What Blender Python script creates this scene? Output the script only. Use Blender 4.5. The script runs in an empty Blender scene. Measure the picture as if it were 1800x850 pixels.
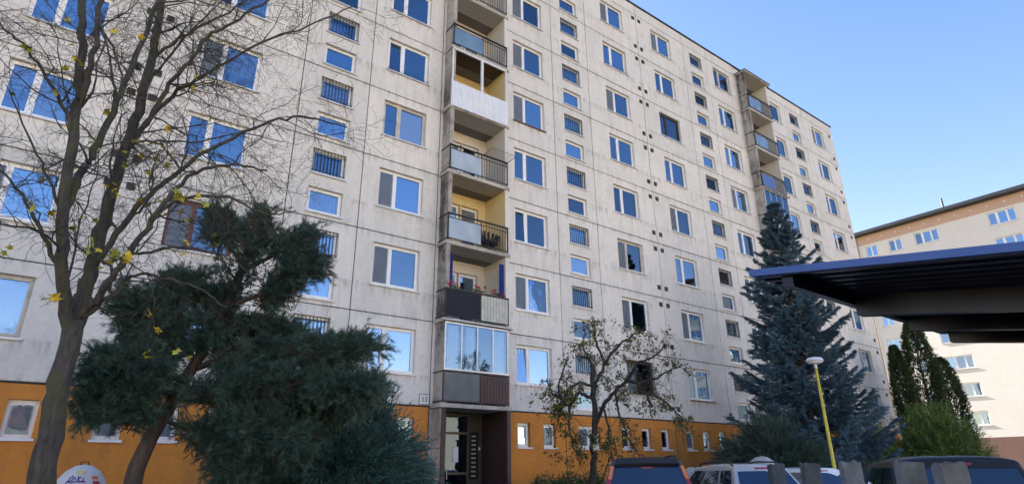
import bpy, bmesh, math, random
import numpy as np
from mathutils import Vector, Matrix
random.seed(7); rng = np.random.default_rng(7)
scene = bpy.context.scene
COL = scene.collection
# ------------------------------------------------------------------ camera
def cam_axes(yaw, pitch, roll):
    cy, sy, cp, sp = math.cos(yaw), math.sin(yaw), math.cos(pitch), math.sin(pitch)
    f = Vector((sy*cp, cy*cp, sp)); r = Vector((cy, -sy, 0)); u = r.cross(f)
    cr, sr = math.cos(roll), math.sin(roll)
    return cr*r + sr*u, -sr*r + cr*u, f
r_, u_, f_ = cam_axes(math.radians(36.9776), math.radians(20.7121), math.radians(-0.5195))
cd = bpy.data.cameras.new('camera'); cam = bpy.data.objects.new('camera', cd); COL.objects.link(cam)
cam.matrix_world = Matrix(((r_.x, u_.x, -f_.x, 0.0), (r_.y, u_.y, -f_.y, -17.84), (r_.z, u_.z, -f_.z, 1.5), (0, 0, 0, 1)))
cd.sensor_fit = 'HORIZONTAL'; cd.sensor_width = 36.0; cd.lens = 21.12; cd.clip_start = 0.05; cd.clip_end = 6000
scene.camera = cam
# ------------------------------------------------------------------ world, sun, exposure
SUN_AZ, SUN_EL = math.radians(-4.0), math.radians(27.0)      # azimuth from +Y towards +X: the sun stands behind the block
world = bpy.data.worlds.new('World'); scene.world = world; world.use_nodes = True
wn = world.node_tree; wn.nodes.clear()
wo = wn.nodes.new('ShaderNodeOutputWorld'); wb = wn.nodes.new('ShaderNodeBackground'); sk = wn.nodes.new('ShaderNodeTexSky')
sk.sky_type = 'NISHITA'; sk.sun_disc = False; sk.sun_elevation = SUN_EL; sk.sun_rotation = SUN_AZ
sk.altitude = 300; sk.air_density = 1.0; sk.dust_density = 0.4; sk.ozone_density = 2.2
gm = wn.nodes.new('ShaderNodeGamma'); gm.inputs['Gamma'].default_value = 0.8      # evens out the sky a little, everywhere alike
wn.links.new(sk.outputs[0], gm.inputs['Color'])
hs = wn.nodes.new('ShaderNodeHueSaturation'); hs.inputs['Hue'].default_value = .518; hs.inputs['Saturation'].default_value = 1.46; wn.links.new(gm.outputs[0], hs.inputs['Color'])
wt = wn.nodes.new('ShaderNodeMix'); wt.data_type = 'RGBA'; wt.blend_type = 'MULTIPLY'; wt.inputs[0].default_value = 1.0; wt.inputs[7].default_value = (1.42, .92, .66, 1)      # the camera's shade white balance
wn.links.new(hs.outputs[0], wt.inputs[6]); wn.links.new(wt.outputs[2], wb.inputs['Color']); wb.inputs['Strength'].default_value = 0.12
wn.links.new(wb.outputs[0], wo.inputs['Surface'])
sl = bpy.data.lights.new('sun', 'SUN'); sl.energy = 5.0; sl.angle = math.radians(0.5); sl.color = (1.0, 0.93, 0.83)
so = bpy.data.objects.new('sun', sl); COL.objects.link(so)
sd = Vector((math.sin(SUN_AZ)*math.cos(SUN_EL), math.cos(SUN_AZ)*math.cos(SUN_EL), math.sin(SUN_EL)))
so.rotation_euler = (-sd).to_track_quat('-Z', 'Y').to_euler(); so.location = (0, 30, 60)
vs = scene.view_settings; vs.view_transform = 'Standard'; vs.look = 'None'; vs.exposure = 2.54; vs.gamma = 1.0; vs.use_curve_mapping = False

# ------------------------------------------------------------------ helpers
class MB:
    def __init__(s): s.v = []; s.f = []
    def quad(s, a, b, c, d):
        n = len(s.v); s.v += [a, b, c, d]; s.f.append((n, n+1, n+2, n+3)); return s
    def box(s, x0, x1, y0, y1, z0, z1, ch=0.0):
        n = len(s.v)
        s.v += [(x0,y0,z0),(x1,y0,z0),(x1,y1,z0),(x0,y1,z0),(x0,y0,z1),(x1,y0,z1),(x1,y1,z1),(x0,y1,z1)]
        s.f += [tuple(n+i for i in q) for q in ((0,3,2,1),(4,5,6,7),(0,1,5,4),(1,2,6,5),(2,3,7,6),(3,0,4,7))]
        return s
    def tube(s, pts, rad, sides=6, caps=True):
        pts = [Vector(p) for p in pts]; n0 = len(s.v)
        if not hasattr(rad, '__len__'): rad = [rad]*len(pts)
        t = (pts[1]-pts[0]).normalized(); a = t.orthogonal().normalized()
        for i, p in enumerate(pts):
            if i < len(pts)-1: t2 = (pts[i+1]-p).normalized()
            if 0 < i: 
                tm = ((p-pts[i-1]).normalized()+t2).normalized() if i < len(pts)-1 else (p-pts[i-1]).normalized()
            else: tm = t2
            a = (a - tm*a.dot(tm)).normalized(); b = tm.cross(a)
            for k in range(sides):
                an = 2*math.pi*k/sides; q = p + (a*math.cos(an)+b*math.sin(an))*rad[i]; s.v.append(tuple(q))
        for i in range(len(pts)-1):
            for k in range(sides):
                k2 = (k+1) % sides; o = n0+i*sides
                s.f.append((o+k, o+k2, o+sides+k2, o+sides+k))
        if caps:
            s.f.append(tuple(n0+k for k in range(sides))[::-1]); s.f.append(tuple(n0+(len(pts)-1)*sides+k for k in range(sides)))
        return s
    def mesh(s, name, mat=None, smooth=False):
        me = bpy.data.meshes.new(name); me.from_pydata(s.v, [], s.f); me.update()
        if mat: me.materials.append(mat)
        if smooth: me.polygons.foreach_set('use_smooth', [True]*len(me.polygons))
        return me
    def build(s, name, mat, parent=None, loc=(0,0,0), smooth=False, bevel=0, seg=2):
        o = put(name, s.mesh(name, mat, smooth), parent, loc)
        if bevel: 
            m = o.modifiers.new('bevel', 'BEVEL'); m.width = bevel; m.segments = seg; m.limit_method = 'ANGLE'; m.angle_limit = math.radians(35)
        return o
def put(name, me, parent=None, loc=(0,0,0), rot=None):
    o = bpy.data.objects.new(name, me); COL.objects.link(o); o.location = loc
    if rot: o.rotation_euler = rot
    if parent: o.parent = parent
    return o
def tag(o, label=None, cat=None, group=None, kind=None):
    for k, v in (('label', label), ('category', cat), ('group', group), ('kind', kind)):
        if v: o[k] = v
    return o
def thing(name, label, cat, loc=(0,0,0), rz=0, group=None):
    o = bpy.data.objects.new(name, None); COL.objects.link(o); o.location = loc; o.rotation_euler = (0,0,rz); o.empty_display_size = .2
    return tag(o, label, cat, group)

# ------------------------------------------------------------------ materials
def new_mat(name):
    m = bpy.data.materials.new(name); m.use_nodes = True; t = m.node_tree; return m, t, t.nodes['Principled BSDF']
def pos_vec(t, scale=(1,1,1), obj=False):
    if obj:
        g = t.nodes.new('ShaderNodeTexCoord').outputs['Object']
    else: g = t.nodes.new('ShaderNodeNewGeometry').outputs['Position']
    mp = t.nodes.new('ShaderNodeMapping'); mp.inputs['Scale'].default_value = scale; t.links.new(g, mp.inputs['Vector']); return mp.outputs[0]
def noise(t, vec, scale, detail=4, rough=.6):
    n = t.nodes.new('ShaderNodeTexNoise'); n.inputs['Scale'].default_value = scale; n.inputs['Detail'].default_value = detail; n.inputs['Roughness'].default_value = rough
    t.links.new(vec, n.inputs['Vector']); return n.outputs['Fac']
def ramp(t, fac, stops):
    r = t.nodes.new('ShaderNodeValToRGB'); e = r.color_ramp.elements
    while len(e) < len(stops): e.new(.5)
    for i, (p, c) in enumerate(stops): e[i].position = p; e[i].color = (*c, 1) if len(c) == 3 else c
    t.links.new(fac, r.inputs[0]); return r.outputs[0]
def mix(t, fac, a, b, mode='MIX'):
    m = t.nodes.new('ShaderNodeMix'); m.data_type = 'RGBA'; m.blend_type = mode
    for s_, v in ((m.inputs[0], fac), (m.inputs[6], a), (m.inputs[7], b)):
        if isinstance(v, (int, float)): s_.default_value = v
        elif isinstance(v, tuple): s_.default_value = (*v, 1)
        else: t.links.new(v, s_)
    return m.outputs[2]
def bump(t, b, fac, dist=.01, strength=.5):
    n = t.nodes.new('ShaderNodeBump'); n.inputs['Distance'].default_value = dist; n.inputs['Strength'].default_value = strength
    t.links.new(fac, n.inputs['Height']); t.links.new(n.outputs[0], b.inputs['Normal'])
def M(name, col, rough=.6, metal=0.0, var=.15, scale=4.0, bmp=0.0, bscale=60, coat=0, spec=.5):
    m, t, b = new_mat(name)
    v = pos_vec(t); f = noise(t, v, scale)
    lo = tuple(c*(1-var) for c in col); hi = tuple(min(1, c*(1+var)) for c in col)
    t.links.new(ramp(t, f, ((.3, lo), (.7, hi))), b.inputs['Base Color'])
    b.inputs['Roughness'].default_value = rough; b.inputs['Metallic'].default_value = metal
    b.inputs['Coat Weight'].default_value = coat; b.inputs['Specular IOR Level'].default_value = spec
    if bmp: bump(t, b, noise(t, v, bscale, 3), bmp, .6)
    return m
def wall_mat(name, base, dirt, amount, streak=1.0, fine=.12, patch=None, wash=0):
    """rendered concrete panel: mottling, rain streaks, soot patches and pebble-dash grain"""
    m, t, b = new_mat(name)
    v = pos_vec(t); vst = pos_vec(t, (2.6, 2.6, .28))
    n1 = noise(t, v, .55, 6, .62); n2 = noise(t, vst, 1.0, 5, .65); n3 = noise(t, v, 9, 5, .7); n4 = noise(t, v, 1.9, 7, .7)
    d = t.nodes.new('ShaderNodeMath'); d.operation = 'MULTIPLY'; t.links.new(ramp(t, n1, ((.38, (0,0,0)), (.68, (1,1,1)))), d.inputs[0]); t.links.new(ramp(t, n2, ((.36, (0,0,0)), (.72, (1,1,1)))), d.inputs[1])
    d2 = t.nodes.new('ShaderNodeMath'); d2.operation = 'MULTIPLY_ADD'; d2.use_clamp = True
    t.links.new(d.outputs[0], d2.inputs[0]); d2.inputs[1].default_value = amount*streak
    t.links.new(ramp(t, n4, ((.5, (0,0,0)), (.78, (amount*.8,)*3))), d2.inputs[2])
    c = mix(t, d2.outputs[0], base, dirt)
    if wash:                                   # rain-washed dirt below the sills and along the joints, in the panel's own coordinates
        tc = t.nodes.new('ShaderNodeTexCoord'); sx = t.nodes.new('ShaderNodeSeparateXYZ'); t.links.new(tc.outputs['Object'], sx.inputs[0])
        zz = t.nodes.new('ShaderNodeMath'); zz.operation = 'DIVIDE'; t.links.new(sx.outputs['Z'], zz.inputs[0]); zz.inputs[1].default_value = 2.8
        zm = ramp(t, zz.outputs[0], ((0, (.75,)*3), (.04, (.25,)*3), (.2, (.15,)*3), (.335, (.9,)*3), (.35, (.1,)*3), (.86, (.1,)*3), (.94, (.35,)*3), (1, (.9,)*3)))
        sm_ = ramp(t, noise(t, pos_vec(t, (1, 1, .16)), 5.5, 5, .7), ((.46, (0,0,0)), (.68, (1,1,1))))
        wm = t.nodes.new('ShaderNodeMath'); wm.operation = 'MULTIPLY'; t.links.new(zm, wm.inputs[0]); t.links.new(sm_, wm.inputs[1])
        w2 = t.nodes.new('ShaderNodeMath'); w2.operation = 'MULTIPLY'; t.links.new(wm.outputs[0], w2.inputs[0]); w2.inputs[1].default_value = wash
        c = mix(t, w2.outputs[0], c, dirt)
    oi = t.nodes.new('ShaderNodeObjectInfo')
    c = mix(t, 1.0, c, ramp(t, oi.outputs['Random'], ((0, (.93,.93,.93)), (1, (1.03,1.02,1.01)))), 'MULTIPLY')
    c = mix(t, 1.0, c, ramp(t, n3, ((.25, (1-fine,)*3), (.75, (1+fine*.5,)*3))), 'MULTIPLY')
    if patch:
        n5 = noise(t, pos_vec(t, (1, 1, .6)), .9, 4, .6); c = mix(t, ramp(t, n5, ((.58, (0,0,0)), (.7, (.55,)*3))), c, patch)
    t.links.new(c, b.inputs['Base Color']); b.inputs['Roughness'].default_value = .92; b.inputs['Specular IOR Level'].default_value = .25
    bump(t, b, noise(t, v, 140, 3, .7), .006, .55)
    return m
def glass_mat(name, refl=.5, tint=(.42, .48, .55), rough=0.0, gcol=(.52, .73, .97)):
    m, t, b = new_mat(name); t.nodes.remove(b); out = t.nodes['Material Output']
    tr = t.nodes.new('ShaderNodeBsdfTransparent'); tr.inputs[0].default_value = (*tint, 1)
    gl = t.nodes.new('ShaderNodeBsdfGlossy'); gl.inputs['Roughness'].default_value = rough; gl.inputs[0].default_value = (*gcol, 1)
    lw = t.nodes.new('ShaderNodeFresnel'); lw.inputs['IOR'].default_value = 1.5
    ma = t.nodes.new('ShaderNodeMath'); ma.operation = 'MULTIPLY_ADD'; ma.inputs[1].default_value = 1-refl; ma.inputs[2].default_value = refl; ma.use_clamp = True
    t.links.new(lw.outputs[0], ma.inputs[0])
    mx = t.nodes.new('ShaderNodeMixShader'); t.links.new(ma.outputs[0], mx.inputs[0]); t.links.new(tr.outputs[0], mx.inputs[1]); t.links.new(gl.outputs[0], mx.inputs[2])
    n = t.nodes.new('ShaderNodeBump'); n.inputs['Distance'].default_value = .02; n.inputs['Strength'].default_value = .06
    t.links.new(noise(t, pos_vec(t), 1.6, 2), n.inputs['Height']); t.links.new(n.outputs[0], gl.inputs['Normal'])
    t.links.new(mx.outputs[0], out.inputs[0]); return m
W_WALL = wall_mat('facade_concrete', (.785, .76, .70), (.28, .262, .24), .34, wash=.8)
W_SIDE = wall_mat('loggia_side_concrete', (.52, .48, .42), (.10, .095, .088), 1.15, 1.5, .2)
W_BASE = wall_mat('ochre_base_render', (.66, .262, .052), (.28, .135, .055), .55, 1.2, .12, patch=(.54, .215, .055))
W_RIGHT = wall_mat('second_block_render', (.76, .73, .67), (.58, .54, .48), .35, .6, .05)
W_ATTIC = wall_mat('attic_band_render', (.58, .40, .31), (.45, .31, .25), .3, .6, .06)
W_PLINTH = wall_mat('brown_plinth_render', (.20, .12, .10), (.12, .08, .07), .4)
W_CREAM = wall_mat('loggia_white_paint', (.72, .68, .60), (.45, .42, .36), .35, .8, .06)
W_YELLOW = wall_mat('loggia_yellow_paint', (.78, .64, .33), (.6, .47, .25), .3, .8, .06)
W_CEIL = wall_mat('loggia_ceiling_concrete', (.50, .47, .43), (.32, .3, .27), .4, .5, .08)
W_SLAB = wall_mat('balcony_slab_concrete', (.58, .54, .48), (.20, .18, .16), .8, 1.2, .15)
M_SEAL = M('joint_sealant', (.035, .033, .032), .8)
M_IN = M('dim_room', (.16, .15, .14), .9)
M_PVC = M('white_window_plastic', (.86, .86, .85), .35, var=.05)
M_BROWNF = M('brown_window_frame', (.13, .045, .03), .45, var=.2)
M_DARKF = M('dark_wood_window_frame', (.06, .028, .02), .5, var=.2)
M_GREYF = M('weathered_wood_frame', (.55, .52, .46), .6, var=.2)
M_SILLT = M('window_sill_tin', (.62, .62, .60), .45, .3, var=.12)
M_GLASS = glass_mat('window_glass', .42)
M_GLASSES = [M_GLASS, glass_mat('window_glass_clear', .15, (.85, .88, .9)), glass_mat('window_glass_old', .26, (.7, .74, .78))]
M_GLASSD = glass_mat('door_glass', .02, (.22, .23, .24))
M_GLASSL = glass_mat('glazing_glass', .13, (.82, .86, .88))
M_CURT = M('net_curtain', (.82, .82, .82), .9, var=.06, scale=8)
M_CURTB = M('beige_curtain', (.55, .47, .36), .9, var=.15, scale=8)
m_, t_, b_ = new_mat('insect_screen'); b_.inputs['Base Color'].default_value = (.22, .25, .28, 1); b_.inputs['Roughness'].default_value = .9; b_.inputs['Alpha'].default_value = .48; M_BLIND = m_
M_LBLIND = M('pale_roller_blind', (.62, .63, .66), .7, var=.05)
M_IRON = M('black_iron', (.018, .017, .018), .45, .3, var=.2)
M_BROWNIRON = M('brown_painted_iron', (.055, .028, .024), .45, .1, var=.2)
M_ROOF = M('roof_flashing', (.05, .055, .065), .5, .5)
M_WHITEP = M('white_paint', (.78, .79, .80), .45, var=.06)
# ------------------------------------------------------------------ ground
def sheet(name, x0, x1, y0, y1, z, mat, n=1):
    mb = MB(); mb.quad((x0,y0,z),(x1,y0,z),(x1,y1,z),(x0,y1,z)); o = mb.build(name, mat); o['kind'] = 'structure'; return o
M_GRASS = wall_mat('lawn_ground', (.075, .085, .035), (.10, .075, .04), .8, 1, .3)
M_ASPH = M('asphalt', (.055, .055, .056), .9, var=.25, scale=3, bmp=.01, bscale=150)
M_PAVE = M('paving', (.30, .28, .25), .9, var=.2, scale=2, bmp=.005, bscale=80)
M_KERB = M('kerb_concrete', (.36, .34, .31), .9, var=.2, scale=5, bmp=.005, bscale=90)
sheet('ground', -2500, 2500, -2500, 2500, 0.0, M_GRASS)
sheet('parking_road', -60, 70, -24, -6.6, .004, M_ASPH)
sheet('pavement', -60, 44, -2.6, -1.2, .008, M_PAVE)
sheet('entrance_path', 10.1, 12.8, -6.6, -.62, .012, M_PAVE)
mb = MB(); mb.box(-60, 70, -6.6, -6.48, -.05, .12); k_ = mb.build('kerb', M_KERB, bevel=.02); k_['kind'] = 'structure'

# ------------------------------------------------------------------ main block
Z0, ST, NST = 3.46, 2.80, 8
BLD = thing('apartment_building', 'long grey concrete panel block with loggias above an ochre ground floor', 'building', (11, 0, 0))
BX = 11.0                                                    # the children's X is measured from the Empty
def panel_mesh(name, w, h, holes, mat, depth=.24, gap=.014, ch=.012):
    mb = MB(); x0, x1, z0, z1 = gap+ch, w-gap-ch, gap+ch, h-gap-ch
    xs = sorted({x0, x1, *[a for q in holes for a in q[:2]]}); zs = sorted({z0, z1, *[a for q in holes for a in q[2:]]})
    for i in range(len(xs)-1):
        for j in range(len(zs)-1):
            cx, cz = (xs[i]+xs[i+1])/2, (zs[j]+zs[j+1])/2
            if any(q[0] < cx < q[1] and q[2] < cz < q[3] for q in holes): continue
            mb.quad((xs[i],0,zs[j]),(xs[i+1],0,zs[j]),(xs[i+1],0,zs[j+1]),(xs[i],0,zs[j+1]))
    a, b, c, d = gap, w-gap, gap, h-gap
    ring0 = [(x0,0,z0),(x1,0,z0),(x1,0,z1),(x0,0,z1)]; ring1 = [(a,ch,c),(b,ch,c),(b,ch,d),(a,ch,d)]; ring2 = [(a,depth,c),(b,depth,c),(b,depth,d),(a,depth,d)]
    for r0, r1 in ((ring0, ring1), (ring1, ring2)):
        for k in range(4): mb.quad(r0[(k+1) % 4], r0[k], r1[k], r1[(k+1) % 4])
    for (p, q, r, s) in holes:
        rg = [(p,0,r),(q,0,r),(q,0,s),(p,0,s)]; rb = [(x,depth,z) for x, _, z in rg]
        for k in range(4): mb.quad(rg[k], rg[(k+1) % 4], rb[(k+1) % 4], rb[k])
    me = mb.mesh(name, mat); return me
ZB0, ZB1 = .97, 2.44; SL0, SL1, SU0, SU1 = .19, 1.05, 1.55, 2.44
_cache = {}
def cached(key, fn):
    if key not in _cache: _cache[key] = fn()
    return _cache[key]
# --- window pieces (origin: lower left corner of the opening, on the wall plane)
REC = .13
def frame_mesh(w, h, split, mat, fw=.062, sash=.058):
    mb = MB(); y0, y1 = REC, REC+.07
    mb.box(0, w, y0, y1, 0, fw); mb.box(0, w, y0, y1, h-fw, h); mb.box(0, fw, y0, y1, fw, h-fw); mb.box(w-fw, w, y0, y1, fw, h-fw)
    cells = [(fw, w-fw)]
    if split:
        m = w*split; mb.box(m-.035, m+.035, y0-.004, y1, fw, h-fw); cells = [(fw, m-.035), (m+.035, w-fw)]
    for a, b in cells:                       # each sash its own profile, a little proud
        y = y0-.018; z0, z1 = fw-.012, h-fw+.012; a -= .012; b += .012
        mb.box(a, b, y, y1-.01, z0, z0+sash); mb.box(a, b, y, y1-.01, z1-sash, z1); mb.box(a, a+sash, y, y1-.01, z0+sash, z1-sash); mb.box(b-sash, b, y, y1-.01, z0+sash, z1-sash)
    return mb.mesh('window', mat)
def cells_of(w, split, fw=.062, sash=.058):
    e = fw+sash-.012
    if not split: return [(e, w-e)]
    m = w*split; return [(e, m-.035-sash+.012), (m+.035+sash-.012, w-e)]
def pane_mesh(w, h, g):
    return MB().box(-w/2, w/2, 0, .012, -h/2, h/2).mesh('pane', g)
def curtain_mesh(w, h, mat, folds=9, amp=.02):
    mb = MB(); n = folds*6
    for i in range(n+1):
        x = w*i/n; y = amp*math.sin(i/6*2*math.pi)+amp*.5*math.sin(i*.37); mb.v += [(x, y, 0), (x, y, h)]
    for i in range(n): mb.f.append((2*i, 2*i+2, 2*i+3, 2*i+1))
    return mb.mesh('curtain', mat, True)
def window(parent, x, z, w, h, split=.38, fmat=None, sill=None, y=0.0, fill=None, bars=False, tilt=False, off=0.0):
    fmat = fmat or M_PVC
    o = put('window', cached(('fr', w, h, split, fmat.name), lambda: frame_mesh(w, h, split, fmat)), parent, (x-off, y, z))
    gm_ = random.choice(M_GLASSES)
    for i, (a, b) in enumerate(cells_of(w, split)):
        ph = h-2*(.062+.058-.012)
        pm = cached(('pane', round(b-a, 3), round(ph, 3), gm_.name), lambda: pane_mesh(b-a, ph, gm_))
        rot = (random.gauss(0, .006), 0, random.gauss(0, .006))
        if tilt and i == 0: rot = (-.09, 0, 0)
        put('pane', pm, o, ((a+b)/2, REC+.02, h/2), rot)
        kind = (fill or {}).get(i)
        if kind:
            mt = {'net': M_CURT, 'beige': M_CURTB, 'screen': M_BLIND, 'blind': M_LBLIND}[kind]
            if kind in ('screen', 'blind'):
                put('blind' if kind == 'blind' else 'insect_screen', cached((kind, round(b-a, 3), h), lambda: MB().box(0, b-a+.06, 0, .01, 0, ph).mesh('blind', mt)), o, (a-.03, REC+(.05 if kind == 'blind' else -.024), .09)) if kind == 'screen' or random.random() < .4 else put('blind', cached((kind, round(b-a, 3), h, q_ := random.choice((.35, .5, .7))), lambda: MB().box(0, b-a+.06, 0, .01, ph*(1-q_), ph).mesh('blind', mt)), o, (a-.03, REC+.05, .09))
            else: put('curtain', cached((kind, round(b-a, 3), h), lambda: curtain_mesh(b-a+.1, ph+.05, mt, max(4, int((b-a)*9)))), o, (a-.05, REC+.085, .08))
    sm = sill or M_SILLT
    put('sill', cached(('sill', w, sm.name), lambda: MB().box(-.04, w+.06, -.05, REC, -.03, .0).box(-.04, w+.06, -.055, -.05, -.055, .0).mesh('sill', sm)), o, (0, 0, 0))
    if bars:
        def bm_():
            mb = MB()
            for i in range(10): xx = w*(i+.5)/10; mb.box(xx-.009, xx+.009, .015, .033, .0, h)
            mb.box(.0, w, .034, .046, .10, .122); mb.box(.0, w, .034, .046, h-.122, h-.10); return mb.mesh('security_bars', M_IRON)
        put('security_bars', cached(('bars', w, h), bm_), o, (0, 0, 0))
    return o
# --- module layout
SEC = [(-21.84, None), (.30, None), (22.42, None)]
MODS = [('wide', 4.30), ('stair', 2.40), ('big', 2.99), ('loggia', 2.97), ('big', 2.96), ('stair', 2.38), ('wide', 4.12)]
SECT = []
for s, edges in ((-21.84, None), (.30, (.30, 4.62, 7.01, 9.99, 12.96, 15.92, 18.30, 22.42)), (22.42, (22.42, 26.61, 29.00, 32.03, 35.00, 37.98, 40.46, 45.05))):
    if not edges:
        edges = [s]
        for _, w in MODS: edges.append(edges[-1]+w)
        edges[-1] = .30
    SECT.append([(MODS[i][0], round(edges[i], 3), round(edges[i+1], 3)) for i in range(7)])
def fills(k, u):
    r = random.random(); d = {}
    if r < .30: d[0] = 'screen'
    elif r < .58: d[0] = 'net'
    elif r < .66: d[0] = 'blind'
    r = random.random()
    if r < .55: d[1] = 'net'
    elif r < .64: d[1] = 'beige'
    elif r < .76: d[1] = 'blind'
    return d
SPECIAL = {  # (section, module index, storey): overrides read off the photograph
 (1,0,1): dict(fmat=M_BROWNF, fill={0:'screen'}), (1,0,3): dict(fill={0:'screen', 1:'blind'}), (2,0,5): dict(fmat=M_DARKF, fill={1:'net'}), (2,0,0): dict(sill=M_BROWNF, fill={1:'net'}),
 (1,4,4): dict(sill=M_BROWNF, fill={0:'screen'}), (1,4,1): dict(fill={1:'net', 0:'screen'}), (1,4,0): dict(tilt=True), (1,2,0): dict(fill={0:'blind'}), (1,2,1): dict(fill={0:'screen'}),
 (1,2,2): dict(fill={0:'screen'}), (1,2,3): dict(fmat=M_GREYF, fill={1:'blind'}), (1,2,4): dict(tilt=True, fill={1:'blind'}), (1,4,2): dict(tilt=True, fill={1:'net'}), (1,6,4): dict(fill={0:'blind', 1:'blind'}),
 (1,0,2): dict(fill={}), (1,6,0): dict(fmat=M_DARKF, fill={0:'screen'}), (1,6,1): dict(fill={0:'screen'})}
def vent_mesh():
    mb = MB(); w = .21
    mb.box(0, w, -.03, -.002, 0, .02).box(0, w, -.03, -.002, w-.02, w).box(0, .02, -.03, -.002, .02, w-.02).box(w-.02, w, -.03, -.002, .02, w-.02)
    for i in range(4): z = .035+.04*i; mb.quad((.02, -.026, z), (w-.02, -.026, z), (w-.02, -.008, z+.03), (.02, -.008, z+.03))
    mb.box(.02, w-.02, -.006, -.003, .02, w-.02); return mb.mesh('vent', M_VENT)
M_VENT = M('vent_grille', (.085, .08, .075), .8, var=.4)
def bwin(mx): return [a for a in ((.66, 1.24), (1.87, 2.45), (3.10, 3.68)) if a[1] < mx-.3]
for si, sect in enumerate(SECT):
    for mi, (kind, a, b) in enumerate(sect):
        w = round(b-a, 3); ro = a-BX
        if kind == 'loggia': continue
        wo_ = 1.24 if kind == 'wide' else .62
        holes = [(wo_, wo_+1.75, ZB0, ZB1)] if kind != 'stair' else [(.64, 1.80, SL0, SL1), (.64, 1.80, SU0, SU1)]
        me = cached(('panel', kind, w), lambda: panel_mesh('wall_panel', w, ST, holes, W_WALL))
        for k in range(NST):
            z = Z0+k*ST
            put('wall_panel', me, BLD, (ro, random.gauss(0, .003), z))
            if kind == 'stair':
                window(BLD, ro+.64, z+SL0, 1.16, SL1-SL0, None, fill={0: 'net'} if random.random() < .3 else {0: 'blind'} if random.random() < .15 else {})
                window(BLD, ro+.64, z+SU0, 1.16, SU1-SU0, None, bars=True, fill={0: 'net'} if random.random() < .5 else {})
            else:
                kw = SPECIAL.get((si, mi, k)) or dict(fill=fills(k, a), fmat=random.choice([M_PVC]*9+[M_GREYF]), tilt=random.random() < .12)
                kw.setdefault('fill', fills(k, a))
                o = window(BLD, ro+wo_, z+ZB0, 1.75, ZB1-ZB0, .37, **kw)
                if (si, mi, k) in ((1, 2, 4), (1, 6, 6)):
                    mb = MB()
                    for i in range(26): x = .02+i*.068; mb.tube([(x, -.02, 0), (x+random.uniform(-.03, .03), -.05, .13)], .004, 4); mb.tube([(x, -.02, 0), (x+random.uniform(-.04, .04), -.09, .10)], .004, 4)
                    mb.box(-.02, 1.77, -.05, -.02, .0, .02); mb.build('bird_spikes', M_IRON, o)
        # parapet panel
        put('parapet_panel', cached(('par', w), lambda: panel_mesh('parapet_panel', w, .70, [], W_WALL)), BLD, (ro, 0.004, Z0+NST*ST))
        # ochre ground-floor panel with its cellar windows
        hb = [(p, q, 2.24, 3.08) for p, q in bwin(w)] if kind != 'stair' else [(.67, 1.83, 2.24, 3.06)]
        put('base_panel', cached(('base', kind, w), lambda: panel_mesh('base_panel', w, Z0-.02, hb, W_BASE)), BLD, (ro, .022, 0))
        for p, q, r, s in hb:
            window(BLD, ro+p, r, round(q-p, 2), round(s-r, 2), .5 if q-p > 1 else None, y=.022, fill=random.choice([{}, {0: 'screen'}, {0: 'net'}]), sill=M_WHITEP)
        if kind == 'wide':                                     # pairs of flue vents beside the section joint
            vx = ro+.17 if mi == 0 else ro+w-.34
            if not (si == 2 and mi == 6): pass
            for k in range(NST):
                for f in (.14, .84):
                    put('vent', cached('vent', vent_mesh), BLD, (vx-(.35 if (si == 2 and mi == 6) else 0), -.002, Z0+(k+f)*ST))
# joint sealing behind the panel edges, one strip for each joint
for u in sorted({round(e, 3) for s in SECT for m in s for e in m[1:]}):
    MB().box(u-BX-.03, u-BX+.03, .03, .08, 0, Z0+NST*ST+.7).build('joint_seal', M_SEAL, BLD)
for s in SECT:
    for a, b in ((s[0][1], s[2][2]), (s[4][1], s[6][2])):
        for k in range(NST+1): MB().box(a-BX+.03, b-BX-.03, .031, .079, Z0+k*ST-.035, Z0+k*ST+.03).build('joint_seal', M_SEAL, BLD)
# core of the block: rooms behind the windows, gables, back wall, roof
XL, XR = -21.84-BX, 45.05-BX
ZT = Z0+NST*ST
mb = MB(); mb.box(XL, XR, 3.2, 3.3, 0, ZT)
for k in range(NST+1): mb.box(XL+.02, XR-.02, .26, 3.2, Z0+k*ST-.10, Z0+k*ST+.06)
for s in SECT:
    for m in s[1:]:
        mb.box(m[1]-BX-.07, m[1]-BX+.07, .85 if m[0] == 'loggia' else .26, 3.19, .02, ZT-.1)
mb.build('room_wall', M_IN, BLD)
MB().box(XR-.3, XR-.012, .26, 12, 0, ZT+.68).build('gable_wall', W_WALL, BLD); MB().box(XL+.012, XL+.3, .26, 12, 0, ZT+.68).build('gable_wall', W_WALL, BLD)
MB().box(XL+.31, XR-.31, 11.7, 12, 0, ZT+.68).build('back_wall', W_WALL, BLD)
MB().box(XL+.31, XR-.31, .25, 11.69, ZT+.1, ZT+.4).build('roof', M_ROOF, BLD)
MB().box(XL-.02, XR+.04, -.07, .30, ZT+.705, ZT+.755).build('roof_flashing', M_ROOF, BLD)
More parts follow.
